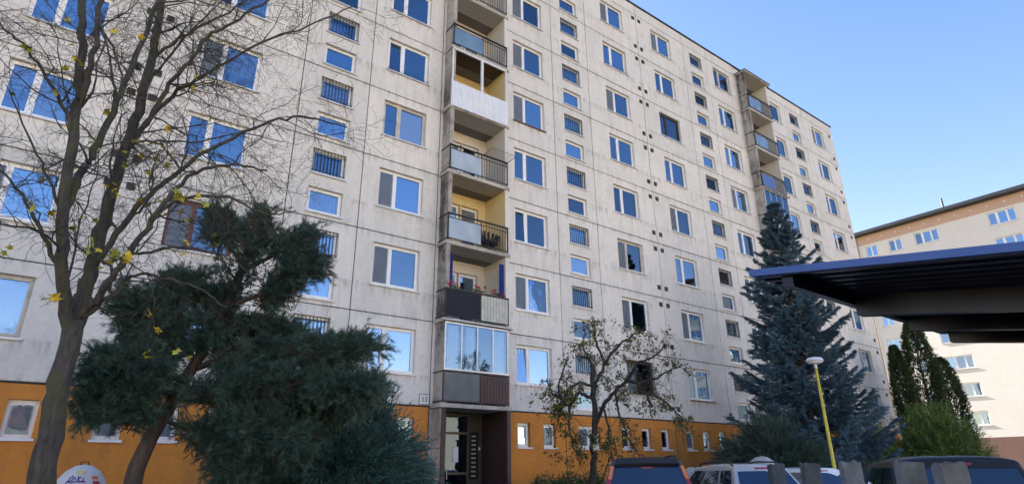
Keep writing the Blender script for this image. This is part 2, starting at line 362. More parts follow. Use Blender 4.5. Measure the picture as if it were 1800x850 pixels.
# --- loggias
M_FROST = {}
def frost(name, col, r=.28, coat=.5):
    if name not in M_FROST:
        m, t, b = new_mat(name); b.inputs['Base Color'].default_value = (*col, 1); b.inputs['Roughness'].default_value = r; b.inputs['Coat Weight'].default_value = coat; b.inputs['Coat Roughness'].default_value = .12
        f = noise(t, pos_vec(t, (1, 1, .5)), 2.0, 4); t.links.new(ramp(t, f, ((.3, tuple(c*.75 for c in col)), (.75, tuple(min(1, c*1.25) for c in col)))), b.inputs['Base Color'])
        M_FROST[name] = m
    return M_FROST[name]
FR_PALE = frost('frosted_glass_pale', (.36, .42, .46)); FR_BLUE = frost('frosted_glass_blue', (.16, .25, .36), .2); FR_DEEP = frost('blue_panel', (.05, .10, .30), .2)
FR_NAVY = frost('navy_panel', (.007, .009, .016), .75, 0); FR_GREY = frost('grey_panel', (.12, .135, .14), .5, .1)
M_SLATW = M('pale_slats', (.50, .50, .42), .6, var=.2); M_SLATB = M('brown_slats', (.06, .03, .027), .5, var=.2); M_ALU = M('aluminium_frame', (.62, .64, .66), .35, .6, var=.08)
M_SHEET = M('white_trapezoid_sheet', (.74, .77, .80), .45, var=.06)
def railing(p, left, iron, right='bars', slat=None):
    """left half panelled, right half bars or slats; p is the balcony part"""
    x0, x1, xm, y, z0, z1 = .10, 2.74, 1.52, -.66, .12, 1.08
    mb = MB()
    for x in (x0, xm, x1): mb.box(x-.018, x+.018, y-.018, y+.018, z0-.04, z1-.02)
    mb.box(x0-.02, x1+.02, y-.03, y+.03, z1-.02, z1+.025); mb.box(x0+.02, xm-.02, y-.014, y+.014, z0, z0+.03); mb.box(xm+.02, x1-.02, y-.014, y+.014, z0, z0+.03); mb.box(x0+.02, x1-.02, y-.012, y+.012, z1-.17, z1-.145)
    for x in (x0, x1): mb.box(x-.014, x+.014, y+.02, .0, z1-.02, z1+.015); mb.box(x-.014, x+.014, y+.02, .0, z0, z0+.03)
    if right == 'bars':
        for i in range(9): x = xm+.05+(x1-xm-.1)*(i+.5)/9; mb.box(x-.007, x+.007, y-.007, y+.007, z0+.03, z1-.02)
    mb.build('railing', iron, p)
    MB().box(x0+.03, xm-.025, y-.024, y-.016, z0+.02, z1-.19 if right == 'bars' else z1-.04).build('rail_panel', left, p)
    if right == 'slats':
        n = 9; sw = (x1-xm-.06)/n
        for i in range(n): MB().box(xm+.03+i*sw+.006, xm+.03+(i+1)*sw-.006, y-.03, y-.016, z0+.01, z1-.05).build('slat', slat, p)
def loggia(u0, si):
    x = u0-BX
    for k in range(NST):
        z = Z0+k*ST
        cfg = LOG.get((si, k)) or LOG[(2, random.choice([5, 6, 7]))]
        inner = cfg.get('inner', W_CREAM)
        sl = MB().box(.04, 2.90, -.62, .80, -.07, .065).build('balcony', W_SLAB, BLD, (x, 0, z), bevel=.012)
        for a, b in ((.115, .262), (2.70, 2.85)):
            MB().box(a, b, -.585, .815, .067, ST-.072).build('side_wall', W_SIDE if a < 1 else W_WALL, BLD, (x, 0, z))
        for a, b in ((.016, .113), (2.852, 2.956)): MB().box(a, b, .0, .25, .01, ST-.01).build('jamb_strip', W_WALL, BLD, (x, 0, z))
        # lining of the side walls, ceiling and rear wall round the balcony door
        for a in (.264, 2.69): MB().box(a, a+.008, -.58, .80, .067, ST-.073).build('side_lining', inner, BLD, (x, 0, z))
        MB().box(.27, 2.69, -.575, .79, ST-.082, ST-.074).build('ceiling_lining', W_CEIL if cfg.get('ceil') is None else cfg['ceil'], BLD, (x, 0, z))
        rw = put('rear_wall', panel_mesh('rear_wall', 2.42, ST-.15, [(.25, 1.22, .85, 2.2), (1.26, 2.08, .06, 2.2)], inner, .12, .0, .002), BLD, (x+.27, .80, z+.068))
        window(BLD, x+.52, z+.92, .97, 1.35, None, y=.80, fill={0: random.choice(['net', 'screen', 'beige'])})
        window(BLD, x+1.53, z+.13, .82, 2.14, None, y=.80, fill={0: random.choice(['net', 'screen'])})
        t = cfg['t']
        if t == 'bars': railing(sl, cfg['left'], cfg.get('iron', M_IRON))
        elif t == 'slats': railing(sl, cfg['left'], cfg['iron'], 'slats', cfg['slat'])
        elif t == 'sheet':
            n = 24; mb = MB(); xa, xb = .06, 2.80; sw = (xb-xa)/n
            for i in range(n):
                a = xa+i*sw; pts = [(a, -.675), (a+sw*.35, -.675), (a+sw*.5, -.695), (a+sw*.85, -.695), (a+sw, -.675)]
                for (p0, q0), (p1, q1) in zip(pts, pts[1:]): mb.quad((p0, q0, -.02), (p1, q1, -.02), (p1, q1, 1.12), (p0, q0, 1.12))
            mb.box(xa, xb, -.674, -.668, -.02, 1.12); mb.build('sheet_cladding', M_SHEET, sl)
            mb = MB(); mb.box(1.46, 1.56, -.66, -.58, 1.0, ST-.075); mb.box(.10, .15, -.65, -.60, 1.0, ST-.075); mb.box(2.70, 2.75, -.65, -.60, 1.0, ST-.075); mb.box(.10, 2.75, -.655, -.595, ST-.14, ST-.076); mb.build('screen_frame', M_WHITEP, sl)
        if cfg.get('glazed'):
            mb = MB(); n = 4; xa, xb = .12, 2.74; za, zb = 1.12, ST-.08
            mb.box(xa, xb, -.66, -.60, za, za+.05); mb.box(xa, xb, -.66, -.60, zb-.05, zb)
            for i in range(n+1): c = xa+(xb-xa-.04)*i/n; mb.box(c, c+.04, -.655, -.605, za+.05, zb-.05)
            mb.build('glazing_frame', M_ALU, sl)
            for i in range(n):
                a = xa+(xb-xa-.04)*i/n+.04; wd = (xb-xa-.04)/n-.04
                put('pane', cached(('gl', round(wd, 3)), lambda: MB().box(-wd/2, wd/2, 0, .008, -.77, .77).mesh('pane', M_GLASSL)), sl, (a+wd/2, -.63+.012*(i % 2), (za+zb)/2), (0, 0, random.gauss(0, .006)))
            for cx, cw in ((.25, .5), (1.05, .35), (2.2, .45)): put('curtain', cached(('gc', cw), lambda: curtain_mesh(cw, 1.5, M_CURT, int(cw*12))), sl, (cx, -.5, 1.15))
            MB().box(.02, 2.92, -.80, -.60, ST-.05, ST-.03).build('drip_tin', M_SILLT, sl)
    MB().box(.0, 2.96, -.78, .30, -.06, .03).build('loggia_roof', W_SLAB, BLD, (x, 0, ZT), bevel=.01)
    MB().box(-.03, 2.99, -.82, .30, .032, .075).build('loggia_flashing', M_ROOF, BLD, (x, 0, ZT))
    MB().box(.016, 2.956, .05, .25, .05, .69).build('parapet_panel', W_WALL, BLD, (x, 0, ZT))
LOG = {(1,0): dict(t='slats', left=FR_GREY, iron=M_BROWNIRON, slat=M_SLATB, glazed=True), (1,1): dict(t='slats', left=FR_NAVY, iron=M_IRON, slat=M_SLATW),
       (1,2): dict(t='bars', left=FR_PALE, inner=W_YELLOW), (1,3): dict(t='bars', left=FR_PALE), (1,4): dict(t='sheet', inner=W_YELLOW, ceil=M_BROWNIRON),
       (1,5): dict(t='bars', left=FR_BLUE), (1,6): dict(t='bars', left=FR_PALE), (1,7): dict(t='bars', left=FR_PALE),
       (2,7): dict(t='bars', left=FR_BLUE), (2,6): dict(t='bars', left=FR_BLUE), (2,5): dict(t='bars', left=FR_DEEP), (2,4): dict(t='bars', left=FR_PALE, glazed=True)}
for si in range(3): loggia(SECT[si][3][1], si)
# --- entrance under each loggia
M_CLAD = M('brown_entrance_cladding', (.060, .030, .030), .5, var=.15, scale=3)
M_DOOR = M('door_profile', (.085, .075, .055), .45, .3, var=.1)
M_PAPER = M('notice_paper', (.75, .78, .85), .8, var=.05)
def entrance(u0):
    x = u0-BX
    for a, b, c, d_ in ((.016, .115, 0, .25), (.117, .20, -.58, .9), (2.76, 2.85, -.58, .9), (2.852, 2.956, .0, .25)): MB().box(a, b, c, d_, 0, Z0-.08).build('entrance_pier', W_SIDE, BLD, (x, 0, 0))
    for a, b, c, d_ in ((.202, .235, -.63, .9), (.117, .2, -.63, -.582), (2.70, 2.758, -.63, .9), (2.76, 2.85, -.63, -.582)): MB().box(a, b, c, d_, 0, Z0-.08).build('entrance_cladding', M_CLAD, BLD, (x, 0, 0))
    for i in range(8): MB().box(2.688, 2.698, -.6+i*.185, -.6+(i+1)*.185-.008, .05, Z0-.1).build('cladding_board', M_CLAD, BLD, (x, 0, 0))
    d = MB()
    for a, b in ((.236, .31), (1.11, 1.19), (2.07, 2.15)): d.box(a, b, .9, .97, .05, 3.3)
    for z in (.05, 2.66, 3.27): d.box(.236, 2.15, .902, .968, z, z+.08)
    d.box(.31, 2.07, .9, .96, 1.35, 1.43); d.box(2.15, 2.70, .91, .97, 0, Z0-.08)
    dr = d.build('entrance_door', M_DOOR, BLD, (x, 0, 0))
    for a, b in ((.31, 1.11), (1.19, 2.07)):
        for z0, z1 in ((.13, 1.35), (1.43, 2.66), (2.74, 3.27)): MB().box(a, b, .93, .938, z0, z1).build('pane', M_GLASSD, dr)
    MB().tube([(1.24, .86, 1.2), (1.24, .86, 1.65)], .015, 8).build('door_handle', M_ALU, dr); MB().box(1.5, 1.72, .915, .925, 1.75, 2.25).build('notice', M_PAPER, dr)
    mx = MB().box(2.18, 2.52, .86, .905, 1.2, 2.75).build('letterbox_panel', M_IRON, BLD, (x, 0, 0))
    for i in range(10): MB().box(2.22, 2.40, .85, .858, 1.28+i*.145, 1.30+i*.145+.03).build('letterbox_flap', M_ALU, mx)
    MB().box(2.53, 2.62, .895, .908, 2.15, 2.25).build('bell_plate', M_WHITEP, BLD, (x, 0, 0))
    MB().box(.20, 2.76, .6, 3.18, 0, .05).build('threshold', M_KERB, BLD, (x, 0, 0))
for si in range(3): entrance(SECT[si][3][1])
# --- house number
fd = bpy.data.curves.new('number', 'FONT'); fd.body = '53'; fd.size = .24; fd.extrude = .002; fd.align_x = 'CENTER'; fd.align_y = 'CENTER'
fo = bpy.data.objects.new('digits', fd); COL.objects.link(fo); bpy.context.view_layer.update()
fm = bpy.data.meshes.new_from_object(fo); bpy.data.objects.remove(fo)
M_SIGNR = M('sign_dark_red', (.16, .04, .04), .5)
fm.materials.clear(); fm.materials.append(M_SIGNR)
ns = thing('house_number_sign', 'small white house number plate reading 53 beside the entrance', 'sign', (9.78, -.012, 3.66))
MB().box(-.17, .17, -.008, .006, -.15, .15).build('plate', M_WHITEP, ns); MB().box(-.19, .19, -.004, .008, -.17, -.15).box(-.19, .19, -.004, .008, .15, .17).box(-.19, -.17, -.004, .008, -.15, .15).box(.17, .19, -.004, .008, -.15, .15).build('border', M_SIGNR, ns)
put('digits', fm, ns, (0, -.012, 0), (math.radians(90), 0, 0))
# ------------------------------------------------------------------ things on the balconies
LX1 = SECT[1][3][1]
def leafy(mb, c, r, n, s):
    for _ in range(n):
        d = Vector((random.gauss(0, 1), random.gauss(0, 1), random.gauss(0, 1))).normalized(); p = Vector(c)+Vector((d.x*r[0], d.y*r[1], d.z*r[2]))*random.random()**.4
        a = d.orthogonal().normalized()*s*random.uniform(.6, 1.2); b = d.cross(a)*.7
        mb.quad(tuple(p-a), tuple(p-b), tuple(p+a), tuple(p+b))
M_GERL = M('geranium_leaf', (.05, .10, .03), .7, var=.4, scale=20); M_RED = M('geranium_flower', (.50, .025, .04), .6, var=.3, scale=20); M_BOX = M('planter_plastic', (.30, .28, .25), .6)
for i in range(3):
    fb = thing('flower_box', ('red geranium box on the navy balcony rail, beside the narrow blue curtain', 'red geranium box on the navy balcony rail, between two other boxes', 'red geranium box on the navy balcony rail, above the pale slats')[i], 'flower box', (LX1+.55+i*.88, -.56, Z0+ST+1.09), group='flower boxes on the balcony rail')
    MB().box(-.38, .38, -.08, .08, -.12, .04).build('planter', M_BOX, fb, bevel=.01)
    a = MB(); leafy(a, (0, 0, .10), (.38, .11, .12), 130, .035); a.build('foliage', M_GERL, fb)['kind'] = 'stuff'
    a = MB()
    for _ in range(9):
        leafy(a, (random.uniform(-.35, .35), random.uniform(-.12, .05), random.uniform(.08, .30)), (.05, .05, .045), 26, .022)
    a.build('flowers', M_RED, fb)['kind'] = 'stuff'
M_BLUEC = M('blue_cloth', (.02, .05, .26), .85, var=.2, scale=6)
for xx, wd, lb in ((.29, .16, 'narrow blue curtain tied at the left post of the flower balcony'), (2.48, .2, 'blue curtain tied by the right wall of the flower balcony')):
    c = put('balcony_curtain', curtain_mesh(wd, 1.45, M_BLUEC, 4, .03), None, (LX1+xx, -.48, Z0+ST+1.0)); tag(c, lb.replace('left post', 'pier beside the grey side wall').replace('right wall', 'inner white wall'), 'curtain')
ch = thing('wicker_chair', 'black rounded chair behind the bars of the yellow balcony', 'chair', (LX1+2.15, -.28, Z0+2*ST+.066))
mb = MB(); 
for i in range(9):
    an = math.radians(-100+i*25); mb.tube([(.30*math.sin(an), -.25*math.cos(an)*-1, .40), (.42*math.sin(an), .34*math.cos(an), .78+.22*math.cos(an))], .05, 6)
mb.build('backrest', M_IRON, ch); MB().tube([(0, 0, .34), (0, 0, .44)], .34, 14).build('seat', M_IRON, ch)
for a in (45, 135, 225, 315): MB().tube([(.24*math.cos(math.radians(a)), .24*math.sin(math.radians(a)), 0), (.2*math.cos(math.radians(a)), .2*math.sin(math.radians(a)), .36)], .02, 6).build('leg', M_IRON, ch)
dr = thing('drying_rack', 'black tilted drying frame on a rail above vertical bars', 'drying rack', (LX1+2.15, -.69, Z0+3*ST+1.1))
mb = MB(); mb.tube([(-.55, 0, 0), (.6, 0, 0), (.72, -.42, .14), (-.45, -.42, .14), (-.55, 0, 0)], .013, 6); mb.build('frame', M_IRON, dr)
mb = MB()
for i in range(5): f = (i+1)/6; mb.tube([(-.55+.1*f, -.42*f, .14*f), (.6+.12*f, -.42*f, .14*f)], .004, 4)
mb.build('line', M_IRON, dr)
# ------------------------------------------------------------------ low houses added unseen behind the camera, for warm bounce light and reflections
M_HOUSE = wall_mat('house_render', (.70, .60, .45), (.5, .42, .32), .3, .8, .05); M_TILE = M('roof_tiles', (.30, .10, .06), .8, var=.25)
def low_house(x0, x1, y, h, label):
    t = thing('added_row_house', label, 'house', ((x0+x1)/2, y, 0), group='low houses added across the street for bounce light'); w = (x1-x0)/2
    MB().box(-w, w, -10, 0, 0, h).build('wall', M_HOUSE, t)
    mb = MB(); mb.v += [(-w-.4, .5, h+.01), (w+.4, .5, h+.01), (w+.4, -5, h+2.6), (-w-.4, -5, h+2.6), (-w-.4, -10.5, h+.01), (w+.4, -10.5, h+.01)]; mb.f += [(0,1,2,3), (3,2,5,4), (0,3,4), (1,5,2), (0,4,5,1)]; mb.build('roof', M_TILE, t)
    n = int(2*w/3.2)
    for i in range(n):
        for z in (1.2, 4.2, 7.2):
            if z+1.5 < h: MB().box(-w+1.6+i*3.2-.6, -w+1.6+i*3.2+.6, .0, .03, z, z+1.45).build('window', M_GLASSD, t)
low_house(-58, -20, -60, 9.5, 'long low cream house added for bounce light opposite the block, with the tallest eaves'); low_house(-14, 20, -62, 8.0, 'short low cream house added for bounce light opposite the entrance side of the block'); low_house(26, 70, -60, 9.0, 'longest low cream house added for bounce light opposite the loggias')
# ------------------------------------------------------------------ second block, at right angles
B2 = thing('apartment_building', 'cream rendered block with dark eaves behind the conical thuja trees', 'building', (75, 16, 0), math.radians(-90))
holes, wins = [], []
for base in (0, 40.0):
    for a, b in ((5.0, 6.3), (7.55, 8.95), (10.3, 12.7), (17.3, 19.7), (21.05, 22.45), (23.7, 25.0), (28.0, 30.4), (32.4, 33.8), (36.2, 37.6)):
        if base+b > 64: continue
        for k in range(8):
            zt = 26.2-2.8*k; holes.append((base+a, base+b, zt-1.38, zt)); wins.append((base+a, zt-1.38, round(b-a, 2)))
put('wall', panel_mesh('wall', 66, 22.4, [(a, b, c-4.05, d-4.05) for a, b, c, d in holes], W_RIGHT, .24, 0, .002), B2, (0, 0, 4.05))
for a, z, w in wins:
    f = lambda: random.choice([{}, {0: 'net'}, {1: 'net'}, {0: 'net', 1: 'net'}, {0: 'blind'}])
    if w > 2: window(B2, a, z, .80, 1.38, None, fill=f()); window(B2, a+.803, z, 1.597, 1.38, .55, fill=f())
    else: window(B2, a, z, w, 1.38, .5, fill=f())
MB().box(-.0, 66, -.03, .24, 0, 4.045).build('plinth', W_PLINTH, B2); MB().box(0, 66, -.05, .24, 26.455, 27.55).build('attic_band', W_ATTIC, B2)
for i in range(44): MB().box(1+i*1.5, 1.16+i*1.5, -.06, -.045, 26.95, 27.11).build('attic_vent', W_RIGHT, B2)
MB().box(-.3, 66.3, -.75, .3, 27.555, 27.75).box(-.3, 66.3, -.9, -.752, 27.6, 27.95).build('eaves', M_ROOF, B2)
mb = MB(); mb.v += [(-.3, -.9, 27.96), (66.3, -.9, 27.96), (66.3, 6, 29.6), (-.3, 6, 29.6), (-.3, 12.5, 27.96), (66.3, 12.5, 27.96)]; mb.f += [(0,1,2,3), (3,2,5,4), (0,3,4), (1,5,2)]; mb.build('roof', M_ROOF, B2)
MB().box(.01, 65.99, 3, 12, 0, 27.9).build('room_wall', M_IN, B2)
M_PIPE = M('brown_downpipe', (.34, .22, .15), .5)
MB().tube([(4.2, -.10, .1), (4.2, -.10, 27.5)], .09, 8).build('downpipe', M_PIPE, B2); MB().tube([(13.0, 3, 28.9), (13.0, 3, 30.4)], .12, 8).build('roof_vent', M_ROOF, B2)

# ------------------------------------------------------------------ carport (monopitch, falls towards the street)
M_NAVY = M('navy_steel', (.017, .022, .034), .26, .4, var=.35, scale=3); M_BLUEF = M('flashing_sky_reflection', (.05, .12, .36), .35, .1, var=.08)  # flashing: navy paint with the sky's reflection put into its brighter blue
CP = thing('carport', 'dark carport roof of corrugated sheet with blue edge on deep rafters', 'carport', (5.2, -18, 0))
SLP = .165
def rz(y): return 2.9+SLP*(y+18-2.55)             # roof underside over local y
ya, yb, xa, xb = 2.55, -3.4, -1.10, 1.95
mb = MB(); n = 20; pw = (xb-xa)/n; prof = []
for i in range(n): x = xa+i*pw; prof += [(x, -.055), (x+pw*.38, -.055), (x+pw*.5, -.02), (x+pw*.88, -.02)]
prof.append((xb, -.055))
for (x0, h0), (x1, h1) in zip(prof, prof[1:]):
    mb.quad((x0, ya, 2.9+h0), (x0, yb, 2.9+SLP*(yb-ya)+h0), (x1, yb, 2.9+SLP*(yb-ya)+h1), (x1, ya, 2.9+h1))
rs = mb.build('roof_sheet', M_NAVY, CP); sm = rs.modifiers.new('solid', 'SOLIDIFY'); sm.thickness = .004; sm.offset = 1
def beam(name, x0, x1, y0, y1, top, dep, mat):     # a bar that follows the pitch
    mb = MB(); z = lambda y: 2.9+SLP*(y-ya)-top
    mb.v += [(x0,y0,z(y0)-dep),(x1,y0,z(y0)-dep),(x1,y1,z(y1)-dep),(x0,y1,z(y1)-dep),(x0,y0,z(y0)),(x1,y0,z(y0)),(x1,y1,z(y1)),(x0,y1,z(y1))]
    mb.f += [(0,3,2,1),(4,5,6,7),(0,1,5,4),(1,2,6,5),(2,3,7,6),(3,0,4,7)]; return mb.build(name, mat, CP)
beam('flashing', xa-.03, xa-.002, yb, ya+.02, -.004, .052, M_BLUEF); beam('flashing', xa-.001, xb, ya+.002, ya+.02, -.003, .05, M_BLUEF)
for x in (-.10, .88, 1.80): beam('rafter', x-.05, x+.05, yb+.1, ya-.28, .058, .165, M_NAVY)
beam('purlin', xa+.05, xb-.1, ya-.27, ya-.19, .0585, .075, M_NAVY); beam('purlin', xa+.05, xb-.1, -1.2, -1.1, .058, .075, M_NAVY); beam('purlin', xa+.05, xb-.1, yb+.2, yb+.3, .058, .075, M_NAVY)
for x in (-.10, 1.80): MB().box(x-.05, x+.05, -3.0, -2.9, 0, 1.85).build('post', M_NAVY, CP)

# ------------------------------------------------------------------ concrete fence posts
M_POST = wall_mat('weathered_post_concrete', (.26, .30, .35), (.07, .08, .09), .8, .8, .35); M_POSTD = wall_mat('lichen_post_concrete', (.13, .15, .17), (.03, .034, .038), 1.2, .8, .4)
for (x, y), mt, hgt, lb in (((8.59, -12.72), M_POSTD, 1.56, 'dark lichen-covered concrete post in front of the silver estate car'), ((7.65, -13.70), M_POSTD, 1.55, 'dark mossy concrete post in front of the white hatchback'),
        ((7.23, -14.41), M_POST, 1.555, 'grey concrete post between the white hatchback and the black car'), ((6.14, -15.41), M_POST, 1.545, 'wide grey concrete post in front of the black car window'), ((5.87, -15.85), M_POST, 1.53, 'wide grey concrete post beside the rear end of the black car')):
    bm = bmesh.new(); bmesh.ops.create_cube(bm, size=1); bmesh.ops.subdivide_edges(bm, edges=bm.edges[:], cuts=5, use_grid_fill=True)
    for v in bm.verts:
        v.co.x *= .19; v.co.y *= .15; v.co.z = (v.co.z+.5)*hgt
        e = Vector((random.gauss(0, .004), random.gauss(0, .004), random.gauss(0, .004 if v.co.z < hgt-.05 else .010))); v.co += e
    me = bpy.data.meshes.new('concrete_post'); bm.to_mesh(me); bm.free(); me.materials.append(mt)
    o = put('concrete_post', me, None, (x, y, -.02), (0, random.gauss(0, .012), math.radians(-42)+random.gauss(0, .06))); tag(o, lb, 'post', 'concrete fence posts')

# ------------------------------------------------------------------ street lamp
M_YEL = M('yellow_paint', (.62, .50, .05), .5, var=.12, scale=6); M_LAMPW = M('lamp_cover', (.72, .74, .75), .35, var=.05)
LP = thing('street_lamp', 'yellow tapered lamp pole with flat white lamp head before the blue spruce', 'street lamp', (18.79, -8.46, 0))
MB().tube([(0, 0, 0), (0, 0, 1.0), (0, 0, 4.35)], [.065, .055, .038], 12).build('pole', M_YEL, LP, smooth=True); MB().tube([(0, 0, 4.35), (0, 0, 4.52)], .045, 10).build('neck', M_LAMPW, LP)
def lathe(profile, seg=24, cx=0, cy=0):
    mb = MB()
    for r, z in profile:
        for k in range(seg): a = 2*math.pi*k/seg; mb.v.append((cx+r*math.cos(a), cy+r*math.sin(a), z))
    for i in range(len(profile)-1):
        for k in range(seg): k2 = (k+1) % seg; mb.f.append((i*seg+k, i*seg+k2, (i+1)*seg+k2, (i+1)*seg+k))
    mb.f.append(tuple(range(seg))[::-1]); n = (len(profile)-1)*seg; mb.f.append(tuple(n+k for k in range(seg))); return mb
lathe([(.05, 4.50), (.14, 4.53), (.24, 4.55), (.255, 4.58), (.24, 4.62), (.2, 4.66), (.1, 4.68), (.01, 4.685)]).build('lamp_head', M_LAMPW, LP, smooth=True)
lathe([(.06, 4.46), (.20, 4.50), (.225, 4.555)]).build('diffuser', M_LAMPW, LP, smooth=True)

# ------------------------------------------------------------------ bell containers
M_BELL = wall_mat('container_shell', (.70, .72, .74), (.40, .41, .40), .4, .8, .1); M_BELLG = wall_mat('stained_container_shell', (.62, .63, .60), (.12, .12, .11), 1.0, 1.5, .3)
M_ORNG = M('orange_sticker', (.75, .16, .03), .5); M_REDS = M('red_sticker', (.50, .03, .03), .5); M_PURP = M('purple_spray', (.07, .03, .30), .6, var=.2); M_YELS = M('yellow_spray', (.62, .60, .18), .7)
BP = [(.56, .0), (.64, .06), (.63, .3), (.60, .65), (.54, .95), (.46, 1.2), (.385, 1.38), (.27, 1.54), (.14, 1.63), (.02, 1.655)]
def bell(loc, sc, label, mat, deco=False):
    t = thing('recycling_container', label, 'container', loc, 0, 'dome-topped containers by the lawn'); t.scale = (sc, sc, sc)
    o = lathe(BP, 32).build('shell', mat, t, smooth=True)
    for sx in (-1, 1): lathe([(.10, .0), (.11, .01), (.11, .03), (.02, .035)], 14).build('hatch_lid', M_IRON, t).matrix_local = Matrix.Translation((sx*.50*math.cos(1.0), -.50*math.sin(1.0), 1.0)) @ Matrix.Rotation(math.radians(70), 4, Vector((math.sin(1.0), sx*math.cos(1.0), 0)))
    MB().tube([(-.06, 0, 1.63), (-.06, 0, 1.70), (.06, 0, 1.70), (.06, 0, 1.63)], .012, 6).build('lifting_ring', M_IRON, t)
    if deco:
        def P(a, z, off=.006):
            r = np.interp(z, [q[1] for q in BP], [q[0] for q in BP])+off; return (r*math.sin(a), -r*math.cos(a), z)
        def patch(name, a0, a1, z0, z1, m):
            mb = MB(); n = 5
            for i in range(n): f, g = a0+(a1-a0)*i/n, a0+(a1-a0)*(i+1)/n; mb.quad(P(f, z0), P(g, z0), P(g, z1), P(f, z1))
            mb.build(name, m, t)
        patch('sticker', .40, .72, 1.40, 1.455, M_ORNG); patch('sticker', .42, .74, 1.31, 1.37, M_REDS)
        rn = random.Random(3)
        def scrib(pts, m, r): MB().tube([P(a, z, .004) for a, z in pts], r, 5).build('graffiti', m, t)
        for pts in ([(-.62, 1.33), (-.55, 1.43), (-.48, 1.46), (-.42, 1.43), (-.45, 1.38), (-.56, 1.37)], [(-.40, 1.34), (-.33, 1.44), (-.27, 1.35)], [(-.20, 1.45), (-.20, 1.35)], [(-.08, 1.44), (-.19, 1.40), (-.07, 1.34)], [(.06, 1.42), (-.0, 1.40), (.0, 1.36), (.07, 1.35)], [(-.64, 1.36), (-.40, 1.35), (.0, 1.37), (.12, 1.36)]): scrib(pts, M_PURP, .010)
        scrib([(-.42, 1.52), (-.2, 1.55), (.05, 1.53), (.0, 1.50), (-.3, 1.50)], M_YELS, .016)
bell((.78, -3.4, 0), 1.0, 'white dome-topped container with purple scrawl and an orange sticker by the ochre wall', M_BELL, True)
bell((14.44, -8.87, 0), 1.06, 'stained pale dome-topped container behind the silver estate car roof', M_BELLG); bell((20.6, -1.98, 0), .93, 'stained pale dome-topped container between the dark SUV and the estate car', M_BELLG)

# ------------------------------------------------------------------ cars
def paint(name, col, metal=.0, rough=.3, coat=.8): 
    m, t, b = new_mat(name); b.inputs['Base Color'].default_value = (*col, 1); b.inputs['Metallic'].default_value = metal; b.inputs['Roughness'].default_value = rough; b.inputs['Coat Weight'].default_value = coat; b.inputs['Coat Roughness'].default_value = .04
    t.links.new(ramp(t, noise(t, pos_vec(t), 3, 3), ((.2, tuple(c*.9 for c in col)), (.8, tuple(min(1, c*1.06) for c in col)))), b.inputs['Base Color']); return m
m, t_, b_ = new_mat('car_glass'); b_.inputs['Base Color'].default_value = (.004, .010, .035, 1); b_.inputs['Roughness'].default_value = .03; b_.inputs['IOR'].default_value = 1.7; b_.inputs['Coat Weight'].default_value = 1.0; b_.inputs['Coat Tint'].default_value = (.75, .87, 1, 1); M_CARG = m
M_TYRE = M('tyre_rubber', (.02, .02, .02), .85); M_RIM = M('alloy_rim', (.5, .5, .52), .35, .8); M_TRIM = M('black_trim', (.015, .015, .016), .5)
def lens(name, col):
    m, t, b = new_mat(name); b.inputs['Base Color'].default_value = (*col, 1); b.inputs['Roughness'].default_value = .12; b.inputs['Coat Weight'].default_value = 1; return m
M_LRED = lens('red_lamp_lens', (.32, .008, .02)); M_LAMB = lens('amber_lamp_lens', (.75, .20, .012))
def lerp(a, b, t): return Vector(a)*(1-t)+Vector(b)*t
